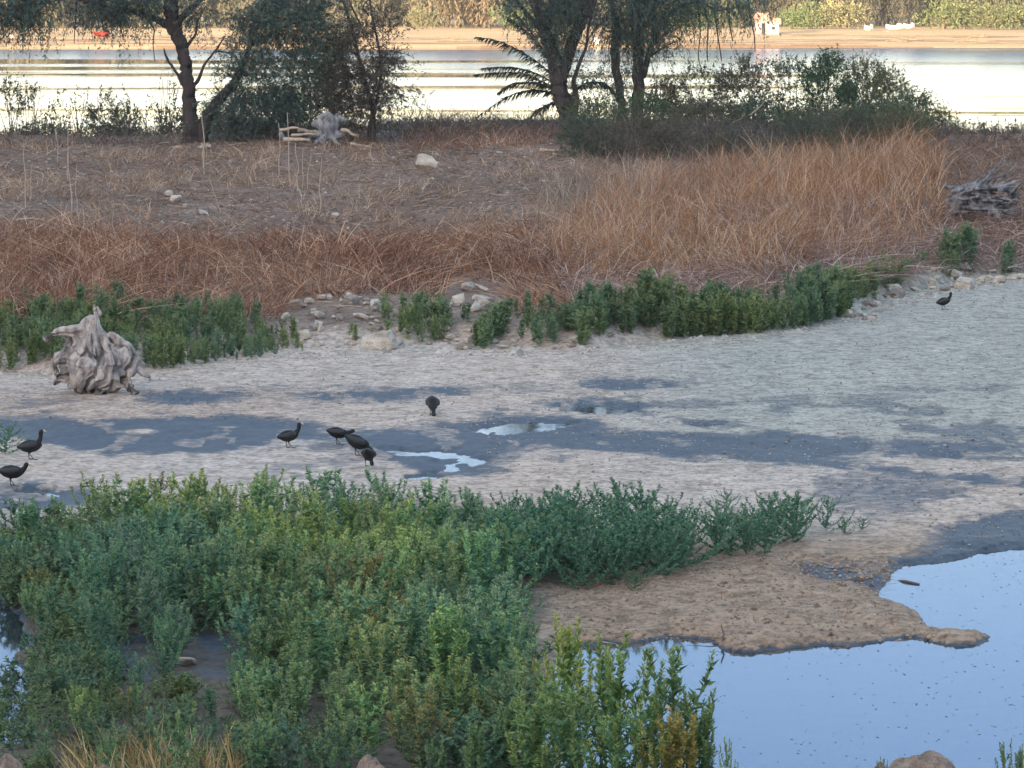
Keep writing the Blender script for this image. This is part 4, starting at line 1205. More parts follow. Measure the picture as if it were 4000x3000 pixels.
def limb(tree, pts, wid, y, name='limb', mat=BARK, sides=10):
    P = []
    for q in pts:
        yo = q[2] if len(q) > 2 else 0
        P.append(at_y(q[0], q[1], y + yo))
    s = F / y
    p, r = smooth_path(P, np.array(wid) / s / 2, 6)
    r = r * (1 + .04 * np.sin(np.arange(len(r)) * .9 + r[0] * 50))
    p = p + rt.normal(size=p.shape) * (r[:, None] * .10)
    mb = MB(); tube(mb, p, r, sides); o = mb.build(name, mat, smooth=True)
    o.parent = tree; o.matrix_parent_inverse = tree.matrix_world.inverted()
    return o
def tree_root(name, label, u, v, y, group=None, cat='tree'):
    # parts are modelled in world coordinates, so the empty at the base offsets them back
    b = at_y(u, v, y); b[2] = hz(b[0], y)
    e = empty(name, (0, 0, 0)); tag(e, label, cat, group)
    e['_base'] = list(b)
    return e
def settle(e):
    b = Vector(e['_base']); del e['_base']
    for c in [o for o in C.objects if o.parent == e]:
        me = c.data
        n = len(me.vertices); co = np.empty(n * 3, np.float32); me.vertices.foreach_get('co', co)
        co = co.reshape(-1, 3) - np.array(b, np.float32); me.vertices.foreach_set('co', co.ravel()); me.update()
        c.matrix_parent_inverse.identity()
    e.location = b

# -------- leaning feathery tree on the left
YT = ground_at(770, 545)[1]
T1 = tree_root('feathery_tree', 'large dark tree with forked trunk and drooping feathery foliage at the left', 770, 545, YT)
limb(T1, [(756, 575), (753, 545), (745, 460), (738, 380), (730, 300), (724, 240), (708, 177), (685, 110), (672, 60), (672, 0), (690, -120), (720, -300, .5)], [110, 84, 62, 54, 48, 48, 50, 54, 58, 54, 44, 26], YT, 'trunk')
limb(T1, [(680, 130), (655, 98), (612, 76), (560, 58), (500, 42), (430, 30), (316, 0, -.3), (180, -60, -.6), (20, -120, -.8)], [40, 34, 28, 26, 22, 20, 16, 12, 8], YT)
limb(T1, [(775, 575), (788, 530), (806, 460), (846, 398), (905, 340), (935, 285), (955, 240), (975, 180), (1000, 90), (1060, -40), (1150, -160)], [70, 60, 50, 44, 40, 30, 22, 20, 18, 14, 8], YT)
limb(T1, [(752, 340), (778, 305), (800, 250), (840, 200), (880, 140)], [18, 14, 10, 8, 5], YT)
limb(T1, [(712, 330), (700, 300), (680, 270), (652, 228), (640, 190)], [16, 13, 11, 10, 5], YT)
limb(T1, [(728, 185), (745, 160), (765, 130), (770, 90), (800, 30)], [16, 12, 9, 7, 5], YT)
limb(T1, [(690, 90), (760, 20), (860, -60), (1000, -160)], [30, 24, 18, 10], YT)
limb(T1, [(975, 180), (1060, 130), (1150, 90), (1260, 70)], [14, 11, 8, 5], YT, sides=6)
for a in ([(300, 0), (296, 60), (292, 120), (290, 170)], [(420, 30), (400, 70), (405, 120)], [(560, 60), (600, 110), (598, 170), (605, 240)], [(500, 40), (470, 90), (480, 140)], [(160, -60), (150, 30), (120, 90)], [(940, 290), (990, 300), (1040, 340)], [(840, 200), (900, 210), (950, 260)]):
    limb(T1, a, [8, 6, 4, 3][:len(a)], YT, 'branch', sides=5)
HOLE = [(1095, 225, 52, 62), (1110, 310, 22, 48)]
crown(T1, [(60, 15, 160, 80, 1.3), (250, 25, 180, 70, 1.5), (430, 5, 160, 50, 1.1), (560, -5, 120, 45, .9), (620, 10, 90, 55, .8), (790, 25, 110, 70, 1.1), (870, 60, 90, 60, .9), (960, 70, 150, 90, 1.1), (1130, 60, 170, 90, 1.2), (1300, 90, 140, 90, .9),
           (200, 60, 220, 50, .7), (350, 70, 120, 40, .4), (930, 190, 110, 70, .8), (1010, 330, 130, 110, 1.0), (1180, 330, 120, 130, 1.2), (1250, 220, 120, 110, 1.0), (900, 440, 110, 90, .9), (1050, 440, 170, 70, 1.3), (1220, 430, 160, 60, 1.2), (860, 330, 60, 60, .35),
           (200, 90, 150, 30, .3), (450, 80, 200, 40, .3), (480, 40, 60, 30, .5)],
      YT, 640, 11, .10, .026, .5, TREELEAF, rt, HOLE)
crown(T1, [(100, -150, 300, 120, .5), (600, -200, 400, 140, .5), (1100, -160, 350, 150, .5), (700, -400, 500, 150, .4)], YT, 110, 8, .13, .02, .5, TREELEAF, rt, None, name='upper_crown')
settle(T1)

# -------- smaller brownish tree beside it
YT2 = ground_at(1450, 560)[1] + .5
T2 = tree_root('thin_tree', 'smaller greyish brown tree with a thin double trunk right of the driftwood', 1452, 560, YT2)
limb(T2, [(1446, 565), (1444, 500), (1455, 430), (1430, 330), (1400, 220), (1370, 100), (1330, -40), (1300, -160)], [20, 16, 18, 18, 16, 14, 10, 6], YT2, 'trunk')
limb(T2, [(1462, 565), (1464, 500), (1462, 440), (1480, 350), (1490, 250), (1470, 140), (1450, 40), (1440, -90)], [14, 12, 12, 12, 10, 10, 8, 5], YT2)
limb(T2, [(1400, 220), (1340, 180), (1290, 170)], [10, 8, 5], YT2); limb(T2, [(1430, 330), (1370, 300), (1310, 290)], [10, 8, 5], YT2)
limb(T2, [(1410, 100), (1380, 40), (1360, -10)], [9, 7, 5], YT2); limb(T2, [(1440, 60), (1420, 20), (1480, -30)], [8, 6, 4], YT2)
BRLEAF = foliage_mat('brown_tree_leaf', [(0.0, (.040, .044, .046)), (0.6, (.078, .080, .075)), (1.0, (.13, .12, .105))], 0.2, .7)
crown(T2, [(1420, 210, 130, 130, 1.1), (1470, 320, 120, 110, 1.0), (1390, 330, 110, 120, 1.0), (1350, 430, 90, 60, .9), (1500, 150, 70, 100, .8), (1560, 300, 70, 80, .25), (1600, 400, 90, 60, .16), (1440, 60, 120, 60, .45), (1460, 420, 90, 60, .5)],
      YT2, 520, 11, .09, .026, .35, BRLEAF, rt)
crown(T2, [(1430, -100, 200, 120, .5)], YT2, 110, 8, .1, .018, .35, BRLEAF, rt, name='upper_crown')
settle(T2)

# -------- forked trunk in the middle
YT3 = 119.5
T3 = tree_root('forked_tree', 'thick dark trunk forking into a V in the middle of the skyline', 2215, 480, YT3)
limb(T3, [(2225, 560), (2218, 500), (2212, 452), (2192, 384), (2182, 320), (2178, 270), (2160, 210), (2135, 130), (2110, 40), (2080, -60), (2040, -220)], [90, 70, 58, 62, 66, 64, 58, 54, 50, 40, 24], YT3, 'trunk', sides=14)
limb(T3, [(2185, 320), (2205, 260), (2232, 180), (2258, 110), (2285, 50), (2305, -10), (2340, -150), (2380, -300)], [54, 50, 46, 48, 46, 42, 30, 18], YT3, sides=12)
limb(T3, [(2222, 480), (2246, 430), (2250, 370), (2242, 320), (2262, 250), (2290, 180), (2300, 100), (2330, 0)], [30, 28, 24, 18, 14, 12, 10, 8], YT3, sides=8)
limb(T3, [(2140, 150), (2090, 90), (2040, 30), (1990, -20), (1900, -80)], [22, 18, 14, 12, 8], YT3, sides=8)
limb(T3, [(2120, 90), (2080, 30), (2060, -30)], [18, 14, 10], YT3, sides=8)
crown(T3, [(2170, 110, 75, 90, 1.2), (2190, 30, 70, 70, 1.3), (2240, 30, 50, 60, 1.0), (2110, -5, 150, 60, 1.3), (2020, 40, 60, 60, .5), (2250, 330, 40, 80, .5), (2200, 200, 35, 70, 1.0), (2340, 330, 70, 60, .45), (2390, 410, 60, 50, .45)], YT3, 600, 11, .10, .026, .5, TREELEAF, rt, [(2320, 150, 26, 50), (2338, 180, 22, 26)])
crown(T3, [(2100, -200, 350, 120, .5), (2250, -350, 400, 120, .4)], YT3, 110, 8, .13, .02, .5, TREELEAF, rt, name='upper_crown')
settle(T3)

# -------- weeping tree right of it
YT4 = 120.5
T4 = tree_root('weeping_tree', 'dark weeping tree with upright trunk and hanging leaves right of the forked trunk', 2490, 480, YT4)
limb(T4, [(2492, 530), (2490, 450), (2494, 360), (2494, 271), (2496, 190), (2492, 100), (2482, 0), (2470, -140), (2440, -300)], [60, 50, 46, 46, 44, 44, 40, 30, 18], YT4, 'trunk', sides=12)
limb(T4, [(2440, 480), (2425, 380), (2408, 280), (2400, 190), (2405, 110), (2390, 20), (2370, -80)], [34, 32, 34, 34, 30, 22, 14], YT4)
limb(T4, [(2510, 300), (2530, 226), (2552, 160), (2576, 108), (2610, 58), (2660, 22), (2727, 6), (2770, 25), (2800, 40), (2850, 34), (2900, 28)], [26, 24, 20, 18, 16, 14, 12, 9, 8, 6, 4], YT4, sides=8)
limb(T4, [(2525, 230), (2570, 200), (2610, 175), (2645, 158)], [12, 9, 7, 4], YT4, sides=6)
limb(T4, [(2515, 260), (2545, 190), (2600, 130), (2640, 90)], [12, 9, 7, 4], YT4, sides=6)
limb(T4, [(2480, 60), (2560, -40), (2700, -100), (2850, -130)], [22, 18, 12, 8], YT4, sides=8)
for a in ([(2727, 6), (2730, 60), (2735, 130), (2728, 210), (2735, 260)], [(2790, 38), (2800, 110), (2810, 180), (2820, 240)], [(2740, 10), (2765, 80), (2762, 190), (2765, 240)], [(2850, 34), (2850, 90), (2862, 160)], [(2920, -20), (2930, 60), (2945, 130), (2950, 200)]):
    limb(T4, a, [7, 6, 5, 4, 3][:len(a)], YT4, 'branch', sides=5)
crown(T4, [(2440, 60, 120, 120, 1.3), (2560, 40, 140, 90, 1.4), (2760, 0, 150, 35, .9), (2530, 130, 90, 80, .9), (2440, 200, 70, 90, .7), (2400, 320, 60, 100, .5), (2660, 10, 100, 40, .7), (2440, 330, 50, 90, .6), (2820, 10, 140, 40, .5), (2750, 90, 110, 50, .12), (2960, 40, 70, 50, .5), (2930, 0, 60, 40, .6), (2600, 90, 80, 50, .3)],
      YT4, 500, 11, .11, .024, 1.0, TREELEAF, rt, [(2320, 150, 30, 55)])
crown(T4, [(2500, -150, 300, 140, .5), (2800, -120, 250, 80, .6)], YT4, 110, 8, .13, .02, .9, TREELEAF, rt, name='upper_crown')
settle(T4)

# -------- palm behind the forked trunk
YP = 121.0
PALM = tree_root('palm', 'low palm with long arching fronds behind the forked trunk', 2215, 440, YP, cat='palm')
PF = foliage_mat('palm_leaflet', [(0.0, (.022, .034, .026)), (1.0, (.055, .078, .055))], .1, .5)
limb(PALM, [(2230, 520), (2226, 450), (2222, 400), (2220, 370)], [44, 44, 40, 34], YP, 'trunk')
def frond(pts, Lf, yo):
    P = [at_y(u, v, YP + yo * k) for k, (u, v) in enumerate(pts)]
    p, r = smooth_path(P, np.linspace(.022, .006, len(P)), 7)
    mb = MB(); tube(mb, p, r, 5, .8)
    T = unit(np.gradient(p, axis=0)); N = len(p)
    K = 9; b = np.repeat(p[3:], K, 0); d0 = np.repeat(T[3:], K, 0)
    n = len(b)
    side = np.where(np.arange(n) % 2 == 0, 1, -1)[:, None] * np.array([[0, 1.0, 0]]) * .9 + np.array([[0, 0, -.35]]) + rt.normal(size=(n, 3)) * .25 + np.where(rt.rand(n, 1) < .5, 1, -1) * np.array([[0, 0, .35]])
    d = d0 * .75 + side * .8
    tt = np.repeat(np.linspace(0, 1, N)[3:], K)
    LL = Lf * (np.sin(np.pi * (.18 + .75 * tt)) * .9 + .1)
    bend = np.zeros((n, 3)); bend[:, 2] = -.3
    ribbons(mb, b, d, bend, LL, np.full(n, .042), 3, rt.rand(n))
    mb.build('frond', PF, PALM)
for pts, Lf, yo in (([(2215, 365), (2150, 285), (2050, 210), (1950, 162), (1862, 146)], .34, -.15), ([(2210, 370), (2140, 330), (2050, 290), (1950, 284), (1856, 292)], .3, -.25), ([(2210, 365), (2140, 310), (2050, 272), (1960, 262), (1885, 268)], .28, .2),
                    ([(2215, 385), (2150, 362), (2070, 352), (1970, 385), (1862, 458)], .3, -.1), ([(2210, 375), (2150, 345), (2080, 322), (2000, 330), (1948, 362)], .3, .25), ([(2215, 360), (2150, 240), (2080, 130), (2020, 60), (1972, 16)], .34, .1),
                    ([(2215, 360), (2160, 260), (2100, 170), (2030, 100), (1988, 76)], .3, -.2), ([(2225, 370), (2280, 330), (2340, 320), (2390, 350), (2420, 400)], .3, -.2),
                    ([(2215, 380), (2160, 400), (2100, 430), (2060, 470)], .3, .15)):
    frond(pts, Lf, yo)
settle(PALM)

# -------- bushes on the crest
def bush(name, label, u, vbase, vtop, w, y, tint, k=1.0, m=8, lL=.085, lW=.032, up=1.0, group=None, cat='bush', mat=None, spl=(.2, .5), shoots=14):
    h = (vbase - vtop) / (F / y); wm = w / (F / y)
    r = tree_root(name, label, u, vbase, y, group, cat)
    b = np.array(r['_base']); b[2] -= .03
    top = at_y(u, vtop, y)[2]; h = max(top - b[2], .3)
    mb, tw = MB(), MB()
    n = int(330 * k * wm * h)
    P, dv = in_ellipsoid(rt, n, b + [0, 0, h * .42], [wm / 2, min(wm / 2, 1.2), h * .50])
    P[:, 2] = np.maximum(P[:, 2], b[2] + .05)
    nn = fbm(P[:, 0] * 2.2 + P[:, 1], P[:, 2] * 2.2, 800, 3)
    keep = nn > .40 + .12 * (k < .6); P = P[keep]; dv = dv[keep]
    d = dv * .6 + rt.normal(size=P.shape) * .5; d[:, 2] += up * .6
    sprays(mb, tw, P, d, rt.uniform(*spl, len(P)), m, lL, lW, .1, rt)
    # shoots standing above the outline
    ns = int(shoots * wm)
    sx = rt.uniform(-.5, .5, ns) * wm; hh = h * (1 - (sx / (wm / 2)) ** 2 * .45) * rt.uniform(.75, 1.05, ns)
    B = np.stack([b[0] + sx, b[1] + rt.uniform(-.4, .4, ns), b[2] + hh - .35], 1)
    sprays(mb, tw, B, np.stack([rt.normal(size=ns) * .2, rt.normal(size=ns) * .2, np.ones(ns)], 1), rt.uniform(.25, .55, ns), m + 5, lL, lW, 0, rt, ang=.75)
    # woody stems fanning from the root
    nw = int(10 + 8 * wm)
    a = rt.normal(size=(nw, 3)) * [.5 * wm, .3, 0] + [0, 0, h]
    ribbons(tw, np.repeat(b[None], nw, 0) + rt.normal(size=(nw, 3)) * [wm * .15, .1, 0], a, rt.normal(size=(nw, 3)) * .1, np.full(nw, h * .85), np.full(nw, .025), 4, rt.rand(nw))
    o = mb.build('foliage', mat or BUSHLEAF, r); o.color = (*tint, 1)
    o = tw.build('twigs', TWIG, r); o.color = (*[min(1, .6 + .4 * t) for t in tint], 1)
    settle(r)
    return r
GR = (.85, 1.12, .95); TL = (.8, 1.05, 1.05); PU = (1.15, .95, 1.0); OL = (1.35, 1.3, .95); RU = (1.7, 1.15, .95)
B_ = [
    (2330, 560, 395, 240, 116, OL, 1.0, 'olive grey bush at the foot of the forked trunk'),
    (2520, 580, 380, 260, 115, GR, 1.0, 'green bush in front of the weeping tree trunk'),
    (2580, 520, 300, 130, 118, (1.35, .85, .8), .7, 'reddish brown bush right of the weeping tree trunk'),
    (2720, 560, 250, 240, 118.5, PU, .8, 'dark purplish bush with ragged top against the lake'),
    (2760, 620, 400, 300, 113, PU, 1.0, 'dull purple grey bush in front of the ragged topped one'),
    (2900, 560, 215, 220, 119, PU, .75, 'tall thin leaved bush left of the green pointed one'),
    (2960, 630, 400, 260, 112.5, TL, 1.0, 'blue green bush below the tall thin leaved one'),
    (3080, 560, 205, 200, 119.5, TL, .7, 'open leafy bush rising to the sandy shore line'),
    (3240, 580, 195, 200, 118, (.65, 1.15, .9), 1.3, 'pointed bright green bush standing highest of the right bushes'),
    (3200, 630, 420, 300, 112.5, PU, 1.0, 'dark grey bush below the pointed green one'),
    (3380, 570, 215, 200, 119, OL, .75, 'open dark bush with loose round leaves against the lake'),
    (3470, 580, 250, 150, 118, OL, .7, 'loose leaved bush at the top right shoulder of the bushes'),
    (3440, 620, 400, 260, 113, TL, .9, 'dark green bush under the right shoulder'),
    (3570, 590, 360, 170, 115, GR, 1.0, 'green bush sloping down toward the lake on the right'),
    (3680, 600, 440, 150, 112, (1.15, 1.1, .85), .9, 'low olive bush further down the right slope'),
    (3790, 590, 470, 140, 111, OL, .5, 'sparse low bush at the lake edge on the right'),
    (3900, 590, 500, 150, 110.5, PU, .4, 'very sparse twiggy bush at the far right lake edge'),
    (3990, 590, 505, 120, 110.5, PU, .5, 'twiggy bush cut by the right edge of the picture'),
]
for u, vb, vt, w, y, tint, k, lab in B_:
    bush('bush', lab, u, vb, vt, w, y, tint, k * .85, group='bushes on the right of the crest')
for u, vb, vt, w, tint, k, lab in ((2290, 610, 440, 230, TL, .9, 'grey green low brush at the foot of the forked trunk, foremost'), (2480, 625, 450, 260, PU, .8, 'dull low brush in front of the bushes, second from the left'), (2700, 630, 450, 280, PU, .9, 'dark low brush in front of the bushes, third from the left'),
                              (2920, 630, 440, 280, (.8, .85, 1.0), 1.0, 'dark bluish low brush in front of the bushes, fourth from the left'), (3130, 610, 440, 260, TL, .9, 'blue green low brush in front of the pointed bush'), (3330, 590, 420, 260, (.9, 1.0, .95), .9, 'green low brush in front of the right shoulder'), (3520, 575, 410, 240, OL, .8, 'olive low brush at the right end of the front row')):
    bush('brush', lab, u, vb, vt, w, ground_at(u, vb)[1], tint, k, group='low brush in front of the bushes', lL=.07, lW=.022)
B2 = [
    (40, 545, 285, 120, 112, .32, 'tallest open shrub at the left edge with the lake behind'), (130, 545, 320, 90, 112, .3, 'open shrub second from the left edge against the lake'),
    (225, 545, 350, 110, 112, .45, 'dark leaved shrub third from the left against the lake'), (320, 545, 345, 110, 112.5, .4, 'dark leaved shrub fourth from the left against the lake'),
    (410, 545, 345, 110, 112, .4, 'shrub in the middle of the left water gap'), (500, 545, 365, 110, 112.5, .4, 'shrub right of the middle of the left water gap'),
    (590, 550, 385, 120, 112, .55, 'low dense shrub left of the leaning trunk'), (670, 560, 410, 120, 111.5, .9, 'dense grey shrub at the left foot of the leaning trunk'),
    (640, 470, 240, 90, 113.5, .25, 'thin twiggy shrub touching the leaning trunk from the left'), (450, 560, 480, 200, 110.5, 1.0, 'low dark mound of brush below the water gap'),
    (150, 560, 515, 220, 110, .7, 'low dark brush along the crest at the left edge'), (860, 570, 440, 150, 112, 1.0, 'dark grey brush right of the leaning trunk'),
    (1000, 570, 470, 180, 113, 1.0, 'blue grey brush behind the stalks and driftwood'),
]
for u, vb, vt, w, y, k, lab in B2:
    bush('shrub', lab, u, vb, vt, w, y, (.9, .9, .9) if u < 600 else (.8, .9, 1.0), k, lL=.075, lW=.035, group='shrubs along the left of the crest')
B3 = [
    (1570, 570, 480, 110, 116, .8, TL, 'small grey green shrub at the foot of the thin trunk'), (1640, 560, 380, 110, 119, .18, RU, 'very thin twiggy shrub first right of the brown tree'), (1740, 560, 400, 120, 119, .16, RU, 'very thin twiggy shrub second right of the brown tree'),
    (1850, 560, 420, 120, 119, .18, OL, 'thin grassy shrub under the palm fronds'), (1950, 560, 430, 120, 119, .25, OL, 'thin shrub below the lowest palm frond'), (2060, 560, 430, 120, 119, .35, GR, 'small green shrub left of the forked trunk'),
    (2140, 570, 440, 110, 118.5, .5, GR, 'bushy shrub touching the forked trunk on its left'), (1780, 590, 490, 240, 116, 1.0, (1.9, 1.15, .95), 'low russet scrub in the middle of the crest'), (1980, 600, 490, 220, 116, 1.0, (1.3, .95, .95), 'low maroon scrub left of the forked trunk'),
    (2080, 620, 490, 160, 115, 1.0, TL, 'low blue green scrub in front of the forked trunk'),
]
for u, vb, vt, w, y, k, tint, lab in B3:
    bush('scrub', lab, u, vb, vt, w, y, tint, k, lL=.055, lW=.018, group='scrub in the middle of the crest')
# bare twigs in the dark bush
for k, (u, v) in enumerate(((2750, 480), (2850, 500), (3020, 470), (2930, 450))):
    lying(u, v, u + 60, v - 60 * (1 if k % 2 else -.3), 111.5, 6, ('bare grey twig in the purple grey bush', 'bare grey twig low between the dark bushes', 'bare grey twig at the right in the blue green bush', 'bare grey twig high in the blue green bush')[k], TAN, 'bare_twig', 'twig')

# ------------------------------------------------------------------ wood on the far shore
rf = np.random.RandomState(41)
def far_tree_meshes(h, w, n, rs, streak=1.0, lL=.55, lW=.13):
    mb = MB(); tb = MB()
    K = rs.randint(7, 11)
    tube(tb, [[0, 0, -.2], [.1, 0, h * .35], [rs.normal() * .4, 0, h * .7], [rs.normal() * .6, 0, h * .95]], [.22, .17, .11, .04], 6, .5)
    for k in range(K):
        a = rs.uniform(0, 6.28); z0 = h * rs.uniform(.08, .55); L = h * rs.uniform(.3, .5)
        q = np.array([math.cos(a), math.sin(a)]) * w * rs.uniform(.25, .5)
        tube(tb, [[0, 0, z0], [q[0] * .5, q[1] * .5, z0 + L * .5], [q[0], q[1], z0 + L]], [.09, .06, .03], 5, .5)
        c = [q[0], q[1], z0 + L * .85]
        P, dv = in_ellipsoid(rs, n // K, c, [w * .26, w * .26, h * .22])
        d = dv * .4 + rs.normal(size=P.shape) * .3; d[:, 2] -= .9 * streak
        sprays(mb, None, P, d, rs.uniform(.5, 1.3, len(P)), 7, lL, lW, .2, rs, ang=.35)
    P, dv = in_ellipsoid(rs, n // 3, [0, 0, h * .45], [w * .42, w * .42, h * .45])
    d = rs.normal(size=P.shape) * .3; d[:, 2] -= .9 * streak
    sprays(mb, None, P, d, rs.uniform(.5, 1.3, len(P)), 6, lL, lW, .2, rs, ang=.35)
    return tb.mesh('trunk'), mb.mesh('crown')
FT = [far_tree_meshes(rf.uniform(10, 13), rf.uniform(4.5, 6), 900, rf) for _ in range(5)]
FS = [far_tree_meshes(rf.uniform(2.6, 3.4), rf.uniform(4, 5), 260, rf, -.3, .32, .16) for _ in range(3)]
for t, c in FT + FS: t.materials.append(FARBARK); c.materials.append(FARLEAF)
def far_plant(var, x, y, s, tint, label, group, name='far_tree', cat='tree'):
    e = empty(name, (x, y, hz(x, y) - .1), rf.uniform(0, 6.28)); e.scale = (s, s, s * rf.uniform(.9, 1.15)); tag(e, label, cat, group)
    for me, nm in zip(var, ('trunk', 'crown')):
        o = bpy.data.objects.new(nm, me); C.objects.link(o); o.parent = e; o.color = (*tint, 1)
def sec(u):
    return ('behind the feathery tree' if u < 1150 else 'behind the thin brown tree' if u < 1600 else 'in the gap between the trees' if u < 2050 else
            'behind the forked trunk' if u < 2700 else 'behind the hut' if u < 3200 else 'behind the white boats' if u < 3650 else 'toward the right edge')
for row, (y, gap) in enumerate(((535, 4.2), (548, 5.0), (562, 6), (582, 7))):
    x = -92.0 - row * 3
    while x < 95 + row * 3:
        u = 2000 + F * x / y
        tint = np.array([1.0, .98, 1.0])
        if 1700 < u < 1950: tint = np.array([1.12, .90, .85])
        if 2550 < u < 2950: tint = np.array([.70, .85, .72])
        if 3330 < u < 3520: tint = np.array([.55, .56, .66])
        if u > 3520: tint = np.array([.78, .88, .80])
        tint = tint * rf.uniform(.75, 1.15)
        names = ('front', 'second', 'third', 'rearmost')
        far_plant(FT[rf.randint(5)], x + rf.uniform(-1, 1), y + rf.uniform(-4, 4), rf.uniform(.85, 1.15), tint,
                  'sunlit tree in the %s row of the far wood, %s' % (names[row], sec(u)), 'trees in the %s row of the far wood, %s' % (names[row], sec(u)))
        x += gap * rf.uniform(.8, 1.2)
for u, s, tint, lab in ((3300, 1.15, (1.35, 1.35, 1.05), 'pale yellow green round bush in front of the dark far tree'), (3210, .8, (1.15, 1.2, .95), 'small pale bush left of the round pale one across the lake'),
                        (3150, .8, (.85, 1.15, .75), 'green low bush across the lake right of the pink roofed hut'), (3080, .75, (.8, 1.15, .7), 'second green low bush across the lake nearer the pink roofed hut'),
                        (2720, .9, (.8, 1.2, .65), 'bright green bush across the lake behind the hanging branch'), (2640, .9, (.9, 1.2, .7), 'green bush across the lake beside the weeping tree'),
                        (3680, 1.0, (.9, 1.1, .7), 'green bush across the lake near the right end'), (3760, 1.15, (.9, 1.1, .75), 'taller green bush across the lake near the right end'),
                        (3860, .9, (.95, 1.05, .75), 'rounded green bush across the lake, last but one on the right'), (3960, 1.0, (.85, 1.0, .7), 'rounded green bush across the lake at the right edge'),
                        (2000, .9, (.85, 1.15, .75), 'green bush across the lake seen left of the forked trunk'), (1650, .7, (1.1, 1.1, .9), 'small pale bush across the lake in the middle gap')):
    y = 512.0; x = (u - 2000) / F * y
    far_plant(FS[rf.randint(3)], x, y, s, tint, lab, None, 'far_bush', 'bush')

# ------------------------------------------------------------------ small things on the far shore
def simple_mat(name, c, rough=.7):
    m, n, p, out = newmat(name)
    c1 = ramp(n, noise(n, 3, 3), [(0.3, tuple(k * .85 for k in c)), (0.7, c)])
    n.links.new(c1, p.inputs['Base Color']); p.inputs['Roughness'].default_value = rough
    return m
WHITE = simple_mat('white_paint', (.78, .76, .72)); SALMON = simple_mat('salmon_roof', (.72, .36, .27)); REDP = simple_mat('red_paint', (.45, .06, .04)); DARKG = simple_mat('dark_opening', (.03, .03, .035)); PINKW = simple_mat('pink_wall', (.62, .42, .36)); BLUEG = simple_mat('blue_grey_paint', (.35, .42, .5))
def prism(name, prof, x0, x1, mat, parent):
    """profile in (y,z) extruded along x"""
    n = len(prof); bm = bmesh.new()
    a = [bm.verts.new((x0, p[0], p[1])) for p in prof]; b = [bm.verts.new((x1, p[0], p[1])) for p in prof]
    bm.faces.new(a); bm.faces.new(b[::-1])
    for i in range(n): bm.faces.new((a[i], b[i], b[(i + 1) % n], a[(i + 1) % n]))
    bmesh.ops.recalc_face_normals(bm, faces=bm.faces)
    me = bpy.data.meshes.new(name); bm.to_mesh(me); bm.free()
    return obj(name, me, mat, parent)
def shore_pos(u, y): x = (u - 2000) / F * y; return (x, y, hz(x, y))
P = shore_pos(2992, 486)
hut = empty('hut', P); tag(hut, 'tiny hut with pinkish orange roof and pale walls on the far shore', 'hut')
prism('wall', [(-1, 0), (1, 0), (1, 1.2), (-1, 1.2)], -.1, 1.35, WHITE, hut)
prism('annex_wall', [(-1.1, 0), (1, 0), (1, 1.6), (-1.1, 1.6)], -1.3, -.103, PINKW, hut)
prism('roof', [(-1.4, 1.55), (0, 2.35), (1.4, 1.55), (1.4, 1.68), (0, 2.5), (-1.4, 1.68)], -1.5, .2, SALMON, hut)
prism('roof', [(-1.3, 1.18), (0, 1.75), (1.3, 1.18), (1.3, 1.3), (0, 1.88), (-1.3, 1.3)], .203, 1.6, SALMON, hut)
prism('door', [(-1.15, .02), (-1.103, .02), (-1.103, 1.3), (-1.15, 1.3)], -.7, -.25, DARKG, hut)
prism('window', [(-1.05, .5), (-1.003, .5), (-1.003, .9), (-1.05, .9)], .5, .9, DARKG, hut)
def boat(u, y, L, label, mat, trim, rz=0):
    P = shore_pos(u, y); e = empty('rowing_boat', P, rz); tag(e, label, 'boat')
    bm = bmesh.new(); secs = []
    for k in range(9):
        t = k / 8 * 2 - 1; w = (1 - abs(t) ** 2.5) * .55 + .04; zb = .05 + .25 * t * t
        ring = [(-w, .62 + .15 * t * t), (-w * .8, zb + .18), (0, zb), (w * .8, zb + .18), (w, .62 + .15 * t * t), (w * .86, .60 + .15 * t * t), (0, zb + .12), (-w * .86, .60 + .15 * t * t)]
        secs.append([bm.verts.new((t * L / 2, a, b)) for a, b in ring])
    for k in range(8):
        for j in range(8): bm.faces.new((secs[k][j], secs[k][(j + 1) % 8], secs[k + 1][(j + 1) % 8], secs[k + 1][j]))
    bm.faces.new(secs[0][::-1]); bm.faces.new(secs[-1])
    me = bpy.data.meshes.new('hull'); bm.to_mesh(me); bm.free(); obj('hull', me, mat, e)
    prism('bench', [(-.42, .45), (.42, .45), (.42, .5), (-.42, .5)], -.2, .1, trim, e)
    prism('cover', [(-.45, .63), (.45, .63), (.2, .85), (-.2, .85)], .25, L * .36, trim, e)
    return e
boat(402, 470, 1.9, 'small red boat pulled up on the sandy far shore', REDP, DARKG)
boat(436, 471, 1.3, 'small white boat beside the red one on the far shore', WHITE, WHITE, .3)
boat(3388, 500, 1.1, 'shorter white boat left of the long one on the far sand', WHITE, WHITE)
boat(3490, 502, 2.2, 'longest white boat on the far sand below the dark tree', WHITE, WHITE)
boat(3545, 508, 1.4, 'white and blue grey boat standing behind the longest white one', WHITE, BLUEG)
for u, y, lab in ((52, 470, 'small upright white box on the far shore at the left edge'), (2330, 440, 'small white box at the water edge seen between the trunks')):
    P = shore_pos(u, y); e = empty('white_box', P); tag(e, lab, 'box')
    prism('body', [(-.25, 0), (.25, 0), (.25, .62), (-.25, .62)], -.25, .25, WHITE, e)
    prism('lid', [(-.28, .623), (.28, .623), (.2, .72), (-.2, .72)], -.28, .28, WHITE, e)
